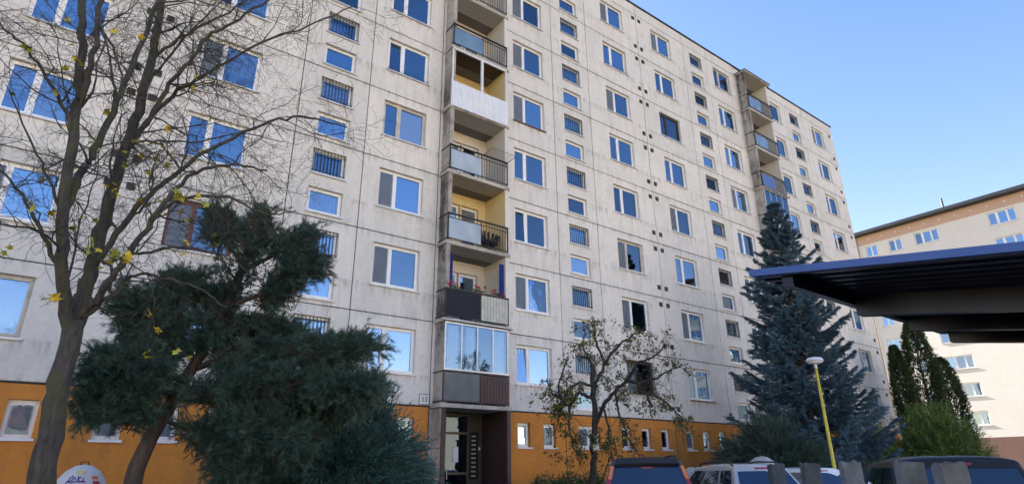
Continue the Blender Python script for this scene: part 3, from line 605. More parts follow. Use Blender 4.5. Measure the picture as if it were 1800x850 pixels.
def car(name, label, loc, az, L, W, H, pm, zb, rear, front, wr, sidewin, rails=True, suv=False, badge=None):
    """origin at the middle of the rear end on the ground, +y forward; rear=(y at belt, y at roof), front=(y at belt, y at roof)"""
    T = thing(name, label, 'car', loc, -math.radians(az), 'cars parked before the block'); w = W/2
    # lower body, lofted from cross-sections
    st = [(0, .80, .42, zb-.16), (.05, .92, .30, zb-.04), (.22, .985, .24, zb), (.9, 1, .22, zb), (L*.5, 1, .22, zb-.01), (front[0], .99, .22, zb-.03), (L-.55, .96, .24, zb-.17), (L-.12, .86, .30, zb-.30), (L, .72, .40, .62)]
    mb = MB(); R = 12
    for y, f, z0, z1 in st:
        ww = w*f
        ring = [(-ww*.86, z0), (-ww*.98, z0+.12), (-ww, .55), (-ww*.985, z1-.14), (-ww*.93, z1-.03), (-ww*.80, z1)]
        ring += [(-a, b) for a, b in ring[::-1]]
        mb.v += [(a, y, b) for a, b in ring]
    for i in range(len(st)-1):
        for k in range(R): k2 = (k+1) % R; mb.f.append((i*R+k, (i+1)*R+k, (i+1)*R+k2, i*R+k2))
    mb.f.append(tuple(range(R))); mb.f.append(tuple((len(st)-1)*R+k for k in range(R))[::-1])
    body = mb.build('body', pm, T, smooth=True); sb = body.modifiers.new('sub', 'SUBSURF'); sb.levels = sb.render_levels = 2
    # cabin
    wb, zr = w*.90, H
    c = dict(rbl=(-wb, rear[0], zb-.03), rbr=(wb, rear[0], zb-.03), rtl=(-wr, rear[1], zr-.05), rtr=(wr, rear[1], zr-.05), fbl=(-wb, front[0], zb-.06), fbr=(wb, front[0], zb-.06), ftl=(-wr, front[1], zr-.06), ftr=(wr, front[1], zr-.06))
    mb = MB(); g = 8; grid = []
    for i in range(g+1):
        row = []
        for j in range(g+1):
            p = lerp(lerp(c['rtl'], c['rtr'], j/g), lerp(c['ftl'], c['ftr'], j/g), i/g); p.z += .05*(1-(2*j/g-1)**4)+.03*(1-(2*i/g-1)**2); row.append(len(mb.v)); mb.v.append(tuple(p))
        grid.append(row)
    for i in range(g):
        for j in range(g): mb.f.append((grid[i][j], grid[i][j+1], grid[i+1][j+1], grid[i+1][j]))
    n = len(mb.v); mb.v += [c['rbl'], c['rbr'], c['fbl'], c['fbr']]
    mb.f.append((n, n+1)+tuple(grid[0][::-1])); mb.f.append((n+3, n+2)+tuple(grid[g])); mb.f.append((n+2, n)+tuple(grid[i][0] for i in range(g+1))); mb.f.append((n+1, n+3)+tuple(grid[i][g] for i in range(g, -1, -1)))
    mb.build('cabin', pm, T, smooth=False, bevel=.045, seg=3)
    def patch(nm, A, B, C_, D, s0, s1, t0, t1, mat, off=.012, par=T, bulge=.02):
        """piece of the bilinear face A(bottom start) B(bottom end) C(top end) D(top start)"""
        mb = MB(); k = 6; nrm = (Vector(B)-Vector(A)).cross(Vector(D)-Vector(A)).normalized()
        for q in range(2):
            for i in range(k+1):
                for j in range(k+1):
                    s, t = s0+(s1-s0)*i/k, t0+(t1-t0)*j/k
                    p = lerp(lerp(A, B, s), lerp(D, C_, s), t)+nrm*(off*(1-q)-.01*q+bulge*(1-(2*s-1)**2)*(1-q)*.6); mb.v.append(tuple(p))
        for i in range(k):
            for j in range(k): a = i*(k+1)+j; mb.f.append((a, a+k+1, a+k+2, a+1))
        o = (k+1)**2; ed = [i*(k+1) for i in range(k+1)]+[k*(k+1)+j for j in range(1, k+1)]+[i*(k+1)+k for i in range(k-1, -1, -1)]+[j for j in range(k-1, 0, -1)]
        for a, b in zip(ed, ed[1:]+ed[:1]): mb.f.append((a, a+o, b+o, b))
        return mb.build(nm, mat, par, smooth=False)
    rw = (c['rbl'], c['rbr'], c['rtr'], c['rtl'])
    g0, g1 = (.075, .925) if suv else (.06, .94)
    patch('rear_window', *rw, g0, g1, .08, .88 if suv else .84, M_CARG)
    patch('windscreen', c['fbr'], c['fbl'], c['ftl'], c['ftr'], .05, .95, .06, .94, M_CARG)
    for s0, s1 in sidewin:
        patch('side_window', c['fbl'], c['rbl'], c['rtl'], c['ftl'], 1-s1, 1-s0, .10, .88, M_CARG); patch('side_window', c['rbr'], c['fbr'], c['ftr'], c['rtr'], s0, s1, .10, .88, M_CARG)
    if suv:
        for a, b in ((.0, .05), (.95, 1.0)):
            patch('tail_light', *rw, a, b, .52, .86, M_LAMB, .02, bulge=0); patch('tail_light', *rw, a, b, -.05, .515, M_LRED, .02, bulge=0)
        patch('brake_light', *rw, .42, .58, .80, .825, M_LRED, .03); patch('spoiler', *rw, .06, .94, .87, 1.03, M_TRIM, .09, bulge=.05)
        patch('sticker', *rw, .15, .20, .12, .24, M_LRED, .019, bulge=.02)
    else:
        for sx in (-1, 1): MB().box(sx*w*.80-.09, sx*w*.80+.09, -.01, .16, zb-.33, zb-.06).build('tail_light', M_LRED, T, bevel=.02)
        patch('brake_light', *rw, .38, .62, .90, .95, M_LRED, .02)
    if rails:
        for sx in (-1, 1):
            x = sx*(wr-.05); y0, y1 = rear[1]+.12, front[1]-.15
            MB().tube([(x, y0, zr-.03), (x, y0+.12, zr+.035), (x, (y0+y1)/2, zr+.055), (x, y1-.12, zr+.035), (x, y1, zr-.03)], .018, 8).build('roof_rail', M_TRIM, T)
    for sx in (-1, 1):
        mi = MB().box(sx*w*1.02-.10+sx*.06, sx*w*1.02+.10+sx*.06, front[0]-.62, front[0]-.52, zb, zb+.15).build('mirror', pm, T, bevel=.03, seg=3)
    MB().box(-w*.92, w*.92, -.05, .10, .30, .52).build('rear_bumper', M_TRIM if suv else pm, T, bevel=.04, seg=3); MB().box(-.26, .26, -.062, -.052, .60 if not suv else .34, .71 if not suv else .45).build('number_plate', M_WHITEP, T)
    for y in (.85, L-.85):
        for sx in (-1, 1):
            tw = lathe([(.2, -.1), (.31, -.1), (.335, -.06), (.335, .06), (.31, .1), (.2, .1)], 20).build('wheel', M_TYRE, T, (0, 0, 0)); tw.matrix_local = Matrix.Translation((sx*(w-.11), y, .335)) @ Matrix.Rotation(math.radians(90), 4, 'Y')
            lathe([(.205, -.105), (.19, -.08), (.05, -.07), (.05, .07), (.19, .08), (.205, .105)], 20).build('rim', M_RIM, tw)
    if badge == 'antenna': MB().tube([(0, rear[1]+.25, zr+.04), (0, rear[1]+.12, zr+.12)], [.03, .012], 6).build('antenna', M_TRIM, T)
    return T
car('suv', 'dark navy SUV with tall amber and red tail lamps below the crooked small tree', (8.62, -10.3, 0), 43, 4.55, 1.80, 1.67, paint('navy_paint', (.012, .018, .05)), 1.02, (.10, .36), (3.35, 2.65), .62, ((.04, .30), (.34, .62), (.66, .93)), suv=True)
car('estate_car', 'silver estate car with roof rails behind the lichen-covered post', (11.6, -10.9, 0), 30, 4.5, 1.76, 1.56, paint('silver_paint', (.56, .53, .50), .35, .35), .95, (.12, .62), (3.5, 2.55), .56, ((.06, .26), (.30, .58), (.62, .90)))
car('hatchback', 'white hatchback with a roof antenna parked beyond the silver estate car', (16.6, -9.6, 0), 24, 4.0, 1.70, 1.47, paint('white_car_paint', (.78, .79, .80)), .93, (.12, .55), (3.15, 2.2), .55, ((.08, .30), (.34, .62), (.66, .92)), rails=False, badge='antenna')
car('black_car', 'black people carrier standing under the carport behind grey posts', (8.7, -15.0, 0), 60, 4.4, 1.78, 1.60, paint('black_paint', (.006, .006, .008), 0, .5, .12), .98, (.10, .35), (3.6, 2.6), .64, ((.05, .3), (.34, .62), (.66, .92)), rails=False)
# ------------------------------------------------------------------ trees (limb lines in metres: start radius, end radius, points)
LIMBS = [(0.26, 0.19, [(0.13, -9.44, 1.1), (0.1, -9.44, 1.74), (0.05, -9.44, 2.33), (0.05, -9.44, 2.9), (0.07, -9.34, 3.45)]), (0.17, 0.07, [(0.07, -9.34, 3.45), (0.07, -9.24, 4.13), (0.1, -9.14, 4.95), (0.15, -8.94, 6.05), (0.17, -8.84, 6.97), (0.16, -8.74, 7.69), (0.11, -8.64, 8.73), (0.03, -8.54, 10.23)]), (0.15, 0.055, [(0.05, -9.44, 2.9), (-0.18, -9.64, 3.61), (-0.32, -9.85, 4.27), (-0.41, -9.95, 5.14), (-0.48, -9.95, 5.81), (-0.6, -9.96, 6.5), (-0.78, -9.98, 7.27), (-1.03, -10.01, 8.22)]), (0.08, 0.04, [(-0.42, -9.95, 5.33), (-0.42, -10.15, 5.88), (-0.46, -10.25, 6.54), (-0.52, -10.36, 7.3)]), (0.1, 0.045, [(-0.29, -9.84, 4.17), (-0.25, -9.74, 4.76), (-0.19, -9.64, 5.17), (-0.09, -9.54, 5.95), (-0.01, -9.44, 6.76), (0.04, -9.34, 7.63), (0.1, -9.24, 8.7)]), (0.075, 0.022, [(0.13, -9.04, 5.59), (0.3, -9.24, 6.04), (0.45, -9.35, 6.55), (0.64, -9.46, 7.05), (0.75, -9.57, 7.38), (1.03, -9.7, 7.68), (1.4, -9.86, 8.19), (1.73, -10.03, 8.58)]), (0.07, 0.015, [(0.13, -9.04, 5.38), (0.27, -9.14, 5.99), (0.57, -9.26, 6.56), (0.9, -9.39, 6.96), (1.48, -9.57, 7.62), (2.05, -9.8, 8.06), (2.64, -10.08, 8.56)]), (0.035, 0.01, [(0.14, -9.04, 5.64), (0.48, -9.15, 5.77), (0.94, -9.29, 5.84), (1.4, -9.46, 6.06), (1.98, -9.68, 6.01)]), (0.085, 0.016, [(0.08, -9.34, 3.75), (0.21, -9.44, 4.13), (0.44, -9.65, 4.67), (0.68, -9.77, 5.03), (1.02, -9.9, 5.49), (1.56, -10.09, 5.94), (2.01, -10.3, 6.14), (2.61, -10.49, 6.08)]), (0.1, 0.02, [(0.06, -9.44, 3.16), (0.18, -9.64, 3.3), (0.28, -9.84, 3.59), (0.42, -10.05, 3.92), (0.55, -10.26, 4.31), (0.78, -10.38, 4.81), (1.16, -10.53, 5.01), (1.58, -10.71, 4.99)]), (0.055, 0.012, [(0.13, -9.54, 3.18), (0.37, -9.75, 3.44), (0.49, -9.85, 3.66), (0.86, -9.99, 3.63), (1.15, -10.13, 3.53), (1.48, -10.18, 3.35)]), (0.05, 0.01, [(0.18, -9.54, 3.83), (0.31, -9.65, 3.88), (0.56, -9.76, 3.97), (0.89, -9.89, 4.06), (1.35, -10.06, 4.02), (1.67, -10.22, 3.8)]), (0.045, 0.01, [(0.55, -10.26, 4.31), (0.82, -10.38, 4.55), (1.22, -10.54, 4.57), (1.67, -10.63, 4.46), (1.96, -10.81, 4.51)]), (0.05, 0.012, [(0.16, -8.84, 6.62), (0.4, -8.65, 7.5), (0.75, -8.57, 8.44), (1.16, -8.51, 9.31)]), (0.05, 0.012, [(0.17, -8.84, 7.17), (0.54, -9.06, 7.67), (1.11, -9.31, 8.33), (1.66, -9.5, 9.07)]), (0.05, 0.012, [(-0.41, -9.95, 5.14), (-0.64, -10.07, 5.53), (-0.93, -10.2, 5.87), (-1.15, -10.33, 5.98), (-1.47, -10.49, 6.16)]), (0.06, 0.012, [(-0.18, -9.64, 3.61), (-0.48, -9.75, 4.06), (-0.76, -9.88, 4.42), (-1.04, -10.01, 4.62)]), (0.04, 0.01, [(-0.32, -9.85, 4.27), (-0.59, -9.56, 4.81), (-0.93, -9.39, 5.39), (-1.2, -9.32, 5.88)]), (0.04, 0.01, [(-0.09, -9.54, 5.95), (-0.25, -9.34, 6.53), (-0.4, -9.25, 6.98), (-0.69, -9.17, 7.37)]), (0.035, 0.009, [(-0.46, -10.25, 6.54), (-0.16, -10.34, 6.05), (-0.06, -10.34, 5.69), (-0.02, -10.34, 5.43)]), (0.035, 0.009, [(-0.02, -9.44, 2.89), (-0.11, -9.24, 3.59), (-0.14, -8.94, 4.4), (-0.13, -8.84, 5.0), (-0.15, -8.64, 5.95)])]
PINE = [(0.15, 0.05, [(1.29, -6.41, 0.87), (1.29, -6.41, 1.5), (1.39, -6.42, 1.96), (1.54, -6.44, 2.4), (1.76, -6.48, 3.01), (2.0, -6.62, 3.68), (2.2, -6.75, 4.49), (2.34, -6.89, 5.23), (2.41, -6.9, 5.79)]), (0.05, 0.015, [(1.59, -6.45, 2.58), (1.24, -6.71, 2.94), (0.91, -6.88, 2.98), (0.66, -7.06, 2.85)]), (0.05, 0.015, [(1.85, -6.49, 3.25), (1.46, -6.63, 3.61), (1.13, -6.7, 3.84), (0.76, -6.77, 3.92)]), (0.05, 0.015, [(2.0, -6.62, 3.68), (1.68, -6.66, 4.12), (1.39, -6.73, 4.46)]), (0.05, 0.015, [(2.11, -6.74, 4.17), (2.52, -7.03, 4.37), (2.97, -7.25, 4.6), (3.28, -7.34, 5.12)]), (0.05, 0.015, [(2.26, -6.87, 4.84), (2.7, -7.07, 5.14), (3.06, -7.27, 5.43)]), (0.06, 0.015, [(1.79, -6.48, 3.1), (2.25, -6.87, 3.28), (2.89, -7.23, 3.34), (3.53, -7.63, 3.34), (4.05, -7.94, 3.5)]), (0.06, 0.015, [(1.59, -6.45, 2.58), (2.15, -6.95, 2.71), (2.73, -7.39, 2.79), (3.34, -7.78, 2.79), (4.07, -8.16, 2.71)]), (0.05, 0.015, [(1.7, -6.47, 2.86), (2.29, -6.88, 2.45), (2.79, -7.2, 2.09), (3.34, -7.57, 1.83)]), (0.04, 0.012, [(1.46, -6.43, 2.18), (1.14, -6.6, 2.29), (0.83, -6.77, 2.43), (0.66, -6.86, 2.54)]), (0.04, 0.012, [(1.51, -6.44, 2.31), (1.96, -6.71, 2.09), (2.38, -6.9, 1.83), (2.57, -7.04, 1.49)]), (0.05, 0.015, [(1.93, -6.6, 3.48), (1.49, -6.13, 3.46), (1.12, -5.89, 3.31)]), (0.05, 0.015, [(1.93, -6.6, 3.48), (2.56, -6.42, 3.83), (3.27, -6.4, 3.87)]), (0.05, 0.015, [(1.64, -6.46, 2.72), (2.63, -6.54, 2.49), (3.47, -6.98, 2.4), (4.01, -7.38, 2.49)]), (0.04, 0.012, [(2.29, -6.88, 4.95), (1.94, -7.01, 5.21), (1.74, -7.08, 5.46)])]
APPLE = [(0.11, 0.075, [(13.19, -4.16, 1.08), (13.2, -4.18, 1.86), (13.29, -4.26, 2.83), (13.28, -4.25, 3.67), (13.29, -4.26, 4.53)]), (0.06, 0.02, [(13.28, -4.25, 3.67), (13.39, -4.36, 4.09), (13.7, -4.39, 4.55), (13.63, -4.17, 5.3), (13.68, -4.09, 5.88), (13.63, -4.03, 6.14)]), (0.07, 0.025, [(13.29, -4.26, 2.75), (13.34, -4.59, 3.22), (13.45, -4.99, 3.61), (13.59, -5.29, 3.88), (13.76, -5.63, 3.86), (13.83, -5.86, 3.55), (13.84, -6.02, 3.13)]), (0.06, 0.02, [(13.27, -4.24, 3.5), (12.86, -4.13, 3.65), (12.47, -4.04, 3.27), (12.22, -3.95, 3.47), (12.17, -4.04, 4.12), (12.37, -4.22, 4.63)]), (0.05, 0.015, [(13.28, -4.25, 3.84), (13.15, -3.85, 4.01), (12.95, -3.39, 3.73), (12.87, -3.19, 3.23), (12.72, -3.06, 2.55)]), (0.05, 0.015, [(13.7, -4.39, 4.55), (14.08, -4.64, 5.09), (14.47, -4.92, 5.45), (14.79, -5.13, 5.64)]), (0.045, 0.015, [(13.59, -5.29, 3.88), (13.72, -5.73, 4.37), (13.98, -6.18, 4.59), (14.12, -6.52, 4.88)]), (0.045, 0.012, [(13.76, -5.63, 3.86), (14.24, -5.88, 3.98), (14.65, -6.21, 4.22), (14.99, -6.49, 4.39)]), (0.04, 0.012, [(13.83, -5.86, 3.55), (14.01, -6.22, 3.36), (14.16, -6.56, 3.03), (14.29, -6.89, 2.63)]), (0.04, 0.012, [(13.45, -4.99, 3.61), (13.31, -5.28, 2.93), (13.3, -5.56, 2.29), (13.41, -5.83, 1.83)]), (0.04, 0.012, [(12.47, -4.04, 3.27), (12.31, -4.17, 2.64), (12.35, -4.33, 2.01), (12.45, -4.43, 1.63)]), (0.04, 0.012, [(12.22, -3.95, 3.47), (11.9, -3.94, 3.61), (11.71, -3.91, 4.02)]), (0.04, 0.012, [(13.34, -4.59, 3.22), (13.28, -4.82, 2.48), (13.13, -4.81, 2.01)]), (0.04, 0.012, [(13.29, -4.26, 4.53), (13.12, -4.09, 5.07), (13.17, -4.15, 5.61)])]

def np_mesh(name, V, F, mats, mi=None, tint=None, smooth=False):
    """V (n,3), F (m,k) arrays -> mesh, fast"""
    me = bpy.data.meshes.new(name); V = np.ascontiguousarray(V, dtype=np.float32); F = np.ascontiguousarray(F, dtype=np.int32)
    k = F.shape[1]; me.vertices.add(len(V)); me.vertices.foreach_set('co', V.ravel()); me.loops.add(F.size); me.loops.foreach_set('vertex_index', F.ravel())
    me.polygons.add(len(F)); me.polygons.foreach_set('loop_start', np.arange(0, F.size, k, dtype=np.int32))
    if smooth: me.polygons.foreach_set('use_smooth', np.ones(len(F), bool))
    for m in mats: me.materials.append(m)
    if tint is not None:
        at = me.attributes.new('tint', 'FLOAT', 'POINT'); at.data.foreach_set('value', np.ascontiguousarray(tint, dtype=np.float32))
    me.update(calc_edges=True); me.validate(); return me
def unit(v): return v/np.maximum(np.linalg.norm(v, axis=-1, keepdims=True), 1e-9)
def foliage_mat(name, dark, mid, light, rough=.6, trans=.15, spec=.3):
    m, t, b = new_mat(name); at = t.nodes.new('ShaderNodeAttribute'); at.attribute_name = 'tint'
    t.links.new(ramp(t, at.outputs['Fac'], ((0, dark), (.5, mid), (1, light))), b.inputs['Base Color']); b.inputs['Roughness'].default_value = rough; b.inputs['Specular IOR Level'].default_value = spec
    b.inputs['Subsurface Weight'].default_value = 0.0
    return m
class Tubes:
    """many tapered tubes gathered into one mesh"""
    def __init__(s): s.V = []; s.F = []; s.n = 0
    def add(s, pts, rad, sides=5):
        pts = np.asarray(pts, float); rad = np.asarray(rad, float); n = len(pts)
        t = np.gradient(pts, axis=0); t = unit(t); a = np.cross(t, (0.31, 0.17, 0.93)); a = unit(a); b = np.cross(t, a)
        an = np.arange(sides)*2*np.pi/sides
        ring = pts[:, None, :]+(a[:, None, :]*np.cos(an)[None, :, None]+b[:, None, :]*np.sin(an)[None, :, None])*rad[:, None, None]
        s.V.append(ring.reshape(-1, 3)); i = np.arange(n-1)[:, None]*sides; k = np.arange(sides)[None, :]; k2 = (k+1) % sides
        s.F.append((np.stack([i+k, i+k2, i+sides+k2, i+sides+k], -1).reshape(-1, 4))+s.n); s.n += n*sides
    def mesh(s, name, mat): return np_mesh(name, np.concatenate(s.V), np.concatenate(s.F), [mat], smooth=True)
def smooth_line(pts, per=4):
    p = np.asarray(pts, float); n = len(p); out = []
    q = np.vstack([2*p[0]-p[1], p, 2*p[-1]-p[-2]])
    for i in range(n-1):
        a, b, c, d = q[i], q[i+1], q[i+2], q[i+3]
        for j in range(per):
            u = j/per; out.append(.5*((2*b)+(-a+c)*u+(2*a-5*b+4*c-d)*u*u+(-a+3*b-3*c+d)*u**3))
    out.append(p[-1]); return np.array(out)
def grow(T, p, d, length, r, level, maxl, R, droop=0.0, wig=.35, kids=(5, 4), tips=None, spread=1.0):
    """random branch that forks into finer twigs"""
    n = max(3, int(4+length*3)); pts = [p]; dd = d.copy()
    for i in range(n):
        dd = unit(dd+R.normal(0, wig/n**.5*1.3, 3)+np.array([0, 0, -droop/n])); pts.append(pts[-1]+dd*length/n)
    pts = np.array(pts); rad = np.linspace(r, max(r*.3, .0022), n+1)
    T.add(pts, rad, 6 if r > .03 else 4 if r > .008 else 3)
    if tips is not None and level >= maxl-1: tips.append((pts, dd))
    if level >= maxl: return
    nk = R.poisson(kids[min(level, len(kids)-1)])+2
    for k in range(nk):
        u = R.uniform(.15, 1.0); i = min(n-1, int(u*n)); base = pts[i]+(pts[i+1]-pts[i])*(u*n-i if u < 1 else 1); ax = unit(pts[i+1]-pts[i])
        rd = unit(np.cross(ax, R.normal(0, 1, 3))); nd = unit(ax*R.uniform(.35, 1.0)+rd*R.uniform(.5, 1.0)*spread)
        grow(T, base, nd, length*R.uniform(.35, .62), rad[i]*R.uniform(.45, .65), level+1, maxl, R, droop*.8, wig*1.15, kids, tips, spread)
def bark_mat(name, dark, light, moss=None):
    m, t, b = new_mat(name); v = pos_vec(t, (1, 1, .22)); f = noise(t, v, 22, 6, .7); c = ramp(t, f, ((.3, dark), (.7, light)))
    if moss: c = mix(t, ramp(t, noise(t, pos_vec(t), 3.2, 4), ((.48, (0,0,0)), (.62, (.75,)*3))), c, moss)
    t.links.new(c, b.inputs['Base Color']); b.inputs['Roughness'].default_value = .9; bump(t, b, f, .02, .8); return m
B_DEC = bark_mat('maple_bark', (.028, .025, .022), (.115, .105, .09), (.085, .085, .032)); B_PINE = bark_mat('pine_bark', (.035, .025, .02), (.13, .10, .08)); B_APP = bark_mat('fruit_tree_bark', (.018, .015, .013), (.07, .06, .055))
def tree_root(name, label, cat, loc, group=None): return thing(name, label, cat, loc, 0, group)
def part_at(name, me, root, kind=None):
    o = put(name, me, root); o.matrix_parent_inverse = Matrix.Translation(-root.location)
    if kind: o['kind'] = kind
    return o
# --- bare maple with a few last leaves
R = np.random.default_rng(11)
mp = tree_root('maple_tree', 'tall bare deciduous tree with mossy forked trunk and a few yellow leaves', 'tree', (.14, -9.44, 0))
LIMBS[0][2].insert(0, (.16, -9.44, -.05))
T = Tubes(); TW = Tubes(); tips = []
for li, (r0, r1, pts) in enumerate(LIMBS):
    s = smooth_line(pts, 5); s[1:-1] += R.normal(0, .012, (len(s)-2, 3)); r0, r1 = r0*(.50 if li == 0 else .48), r1*(.52 if li == 0 else .6); rad = np.linspace(r0, r1, len(s))
    if li == 0: rad = r0*(1+.4*np.exp(-np.linspace(0, 6, len(s))))*np.linspace(1, r1/r0, len(s))
    T.add(s, rad, 10)
    if li == 0: continue
    ln = np.linalg.norm(np.diff(s, axis=0), axis=1).sum(); nb = int(ln*(3.6 if r0 < .06 else 2.2))
    for k in range(nb):
        u = R.uniform(.18, 1.0); i = min(len(s)-2, int(u*(len(s)-1))); ax = unit(s[i+1]-s[i]); rd = unit(np.cross(ax, R.normal(0, 1, 3)))
        d = unit(ax*R.uniform(.3, .9)+rd*.9+np.array([.12, 0, .15]))
        grow(TW, s[i], d, R.uniform(.45, 1.35), min(rad[i]*.5, R.uniform(.008, .02)), 0, 2, R, .25, .5, (5, 3), tips)
part_at('trunk', T.mesh('trunk', B_DEC), mp); part_at('twigs', TW.mesh('twigs', B_DEC), mp, 'stuff')
M_YLEAF = M('yellow_leaf', (.62, .46, .03), .6, var=.35, scale=9); M_GLEAF = M('yellow_green_leaf', (.40, .42, .05), .6, var=.35, scale=9)
def maple_leaf(m):
    mb = MB(); pts = []
    for k in range(10):
        a = math.radians(-90+36*k); r = .050 if k % 2 else .034
        if k == 0: r = .016
        pts.append((r*math.cos(a), r*math.sin(a)*1.05, .010*math.cos(3*a)))
    mb.v = [(0, 0, .006)]+pts; mb.f = [(0, 1+k, 1+(k+1) % 10) for k in range(10)]; return mb.mesh('leaf', m)
lm = [maple_leaf(M_YLEAF), maple_leaf(M_GLEAF)]
cand = [q for q in tips if q[0][-1][2] < 6.4 and q[0][-1][0] < 1.3]; R.shuffle(cand) if False else None
idx = R.permutation(len(cand))[:60]
for i in idx:
    pts, dd = cand[i]
    for j in range(R.integers(1, 4)):
        p = pts[-1]+R.normal(0, .05, 3)+np.array([0, 0, -.03]); o = put('leaf', lm[int(R.random() < .45)], mp, tuple(p-np.array(mp.location)), tuple(R.uniform(-1.2, 1.2, 2))+(R.uniform(0, 6.28),)); o.scale = (R.uniform(.8, 1.3),)*3
# --- needles on shoots
def shoots_mesh(name, P, D, L, per, nl, nw, ang, mat, R, tint_base, tint_var=.18, flat=None, curve=0.0):
    """P,D,L: start, direction, length of every shoot; each carries `per` slim blades"""
    m = len(P); u = R.random((m, per)); base = P[:, None]+D[:, None]*(u*L[:, None])[..., None]
    base[..., 2] -= curve*(u*L[:, None])**2
    rnd = R.normal(0, 1, (m, per, 3)); rad = unit(rnd-D[:, None]*(rnd*D[:, None]).sum(-1, keepdims=True))
    if flat is not None: rad[..., 2] *= flat; rad = unit(rad)
    a = np.radians(R.normal(ang, 10, (m, per)))[..., None]; d = unit(D[:, None]*np.cos(a)+rad*np.sin(a)); ln = nl*R.uniform(.7, 1.25, (m, per))[..., None]
    side = unit(np.cross(d, R.normal(0, 1, (m, per, 3))))*nw*.5
    V = np.stack([base-side, base+side, base+d*ln], 2).reshape(-1, 3); F = np.arange(len(V)).reshape(-1, 3)
    tn = np.clip(tint_base[:, None, None]+R.normal(0, tint_var*.4, (m, per, 1))+np.array([-.08, -.08, .10])[None, None], 0, 1)
    return V, F, np.broadcast_to(tn, (m, per, 3)).reshape(-1)
# --- leaning pine on the left
def blob_shoots(R, limbs, n, reach, up=.35):
    """shoots scattered round the outer part of the limbs, pointing outwards"""
    segs = []
    for r0, r1, pts in limbs:
        s = smooth_line(pts, 6); segs.append(s[int(len(s)*.25):])
    A = np.concatenate(segs); i = R.integers(0, len(A), n); off = R.normal(0, 1, (n, 3))*reach*np.array([1, 1, .62]); P = A[i]+off*R.random((n, 1))**.5
    D = unit(unit(off)*.8+R.normal(0, .45, (n, 3))+np.array([0, 0, up])); return P, D
R = np.random.default_rng(5)
F_PINE = foliage_mat('pine_needles', (.018, .042, .032), (.060, .118, .088), (.13, .20, .15)); F_JUN = foliage_mat('juniper_sprays', (.018, .050, .046), (.070, .165, .145), (.17, .31, .275)); F_SPR = foliage_mat('blue_spruce_needles', (.018, .042, .062), (.075, .145, .195), (.18, .30, .38))
pn = tree_root('pine_tree', 'leaning dark green pine whose boughs spread before the lower facade', 'tree', (1.30, -6.41, 0))
PINE[0][2].insert(0, (1.25, -6.42, -.05))
T = Tubes()
for li, (r0, r1, pts) in enumerate(PINE): s = smooth_line(pts, 5); T.add(s, np.linspace(r0, r1, len(s)), 9 if li == 0 else 6)
A = np.concatenate([smooth_line(q[2], 6)[6:] for q in PINE[1:]]+[smooth_line(PINE[0][2][6:], 6)]); nc = 640     # bushy clumps at the ends of side twigs, with gaps between them
wgt = np.where(A[:, 2] < 4.4, 2.3, .8); ci = R.choice(len(A), nc, p=wgt/wgt.sum()); tg = unit(np.gradient(A, axis=0))[ci]; tg *= np.sign((tg*(A[ci]-np.array([1.9, -6.4, 4.0]))).sum(1, keepdims=True)); cdir = unit(R.normal(0, .8, (nc, 3))+tg*.9+np.array([.1, 0, .18])); cen = A[ci]+cdir*(R.uniform(.05, .38, nc))[:, None]*np.array([1, 1, .7])
for c_, q in zip(cen, ci): T.add(smooth_line([A[q], (A[q]+c_)*.5+R.normal(0, .04, 3), c_], 3), np.linspace(.014, .006, 7), 4)
per_c = 30; P = np.repeat(cen, per_c, 0); D = unit(np.repeat(cdir, per_c, 0)*.95+R.normal(0, .55, P.shape)); P = P+R.normal(0, .09, P.shape); L = R.uniform(.12, .27, len(P))
V, F, tn = shoots_mesh('n', P, D, L, 50, .090, .0075, 42, F_PINE, R, np.clip(np.repeat(R.normal(.45, .17, nc), per_c)+R.normal(0, .1, len(P)), 0, 1))
for p, d, l in zip(P[::3], D[::3], L[::3]): T.add(np.array([p-d*.25, p, p+d*l]), (.010, .007, .003), 3)
part_at('trunk', T.mesh('trunk', B_PINE), pn); part_at('crown', np_mesh('crown', V, F, [F_PINE], tint=tn), pn, 'stuff')
# --- spreading junipers: plumes that rise outwards and nod at the tip
def juniper(label, loc, rx, ry, h, n, seed, mat, lean=(0, 0), group='spreading junipers'):
    R = np.random.default_rng(seed); t = tree_root('juniper_shrub', label, 'shrub', loc, group); T = Tubes(); PP, DD, LL, TT = [], [], [], []
    for i in range(n):
        a = R.uniform(0, 2*np.pi); f = R.random()**.55; el = R.uniform(.1, 1.0)
        end = np.array([np.cos(a)*rx*f*np.cos(el*.9)+lean[0]*h*el, np.sin(a)*ry*f*np.cos(el*.9)+lean[1]*h*el, h*(.18+.82*np.sin(el*1.35))*(1-.45*f*f)*R.uniform(.75, 1.05)])
        st = np.array([end[0]*.25, end[1]*.25, .05]); mid = (st+end)*.5+np.array([0, 0, .18*h]); ln = smooth_line([st, mid, end], 5); T.add(ln, np.linspace(.03, .006, len(ln)), 4)
        k0 = int(len(ln)*.45); tb = np.clip(R.normal(.45, .18), 0, 1)
        for k in range(k0, len(ln)-1):
            ax = unit(ln[k+1]-ln[k])
            for q in range(3):
                PP.append(ln[k]+R.normal(0, .03, 3)); d = unit(ax+R.normal(0, .34, 3)+np.array([0, 0, .10])); DD.append(d); LL.append(R.uniform(.24, .52)); TT.append(np.clip(tb+R.normal(0, .1), 0, 1))
    P, D, L, tb = np.array(PP), np.array(DD), np.array(LL), np.array(TT); P = P+np.array(loc)
    V, F, tn = shoots_mesh('n', P, D, L, 50, .052, .012, 28, mat, R, tb, curve=.25)
    T.V = [v+np.array(loc) for v in T.V]; part_at('stems', T.mesh('stems', B_PINE), t); part_at('crown', np_mesh('crown', V, F, [mat], tint=tn), t, 'stuff'); return t
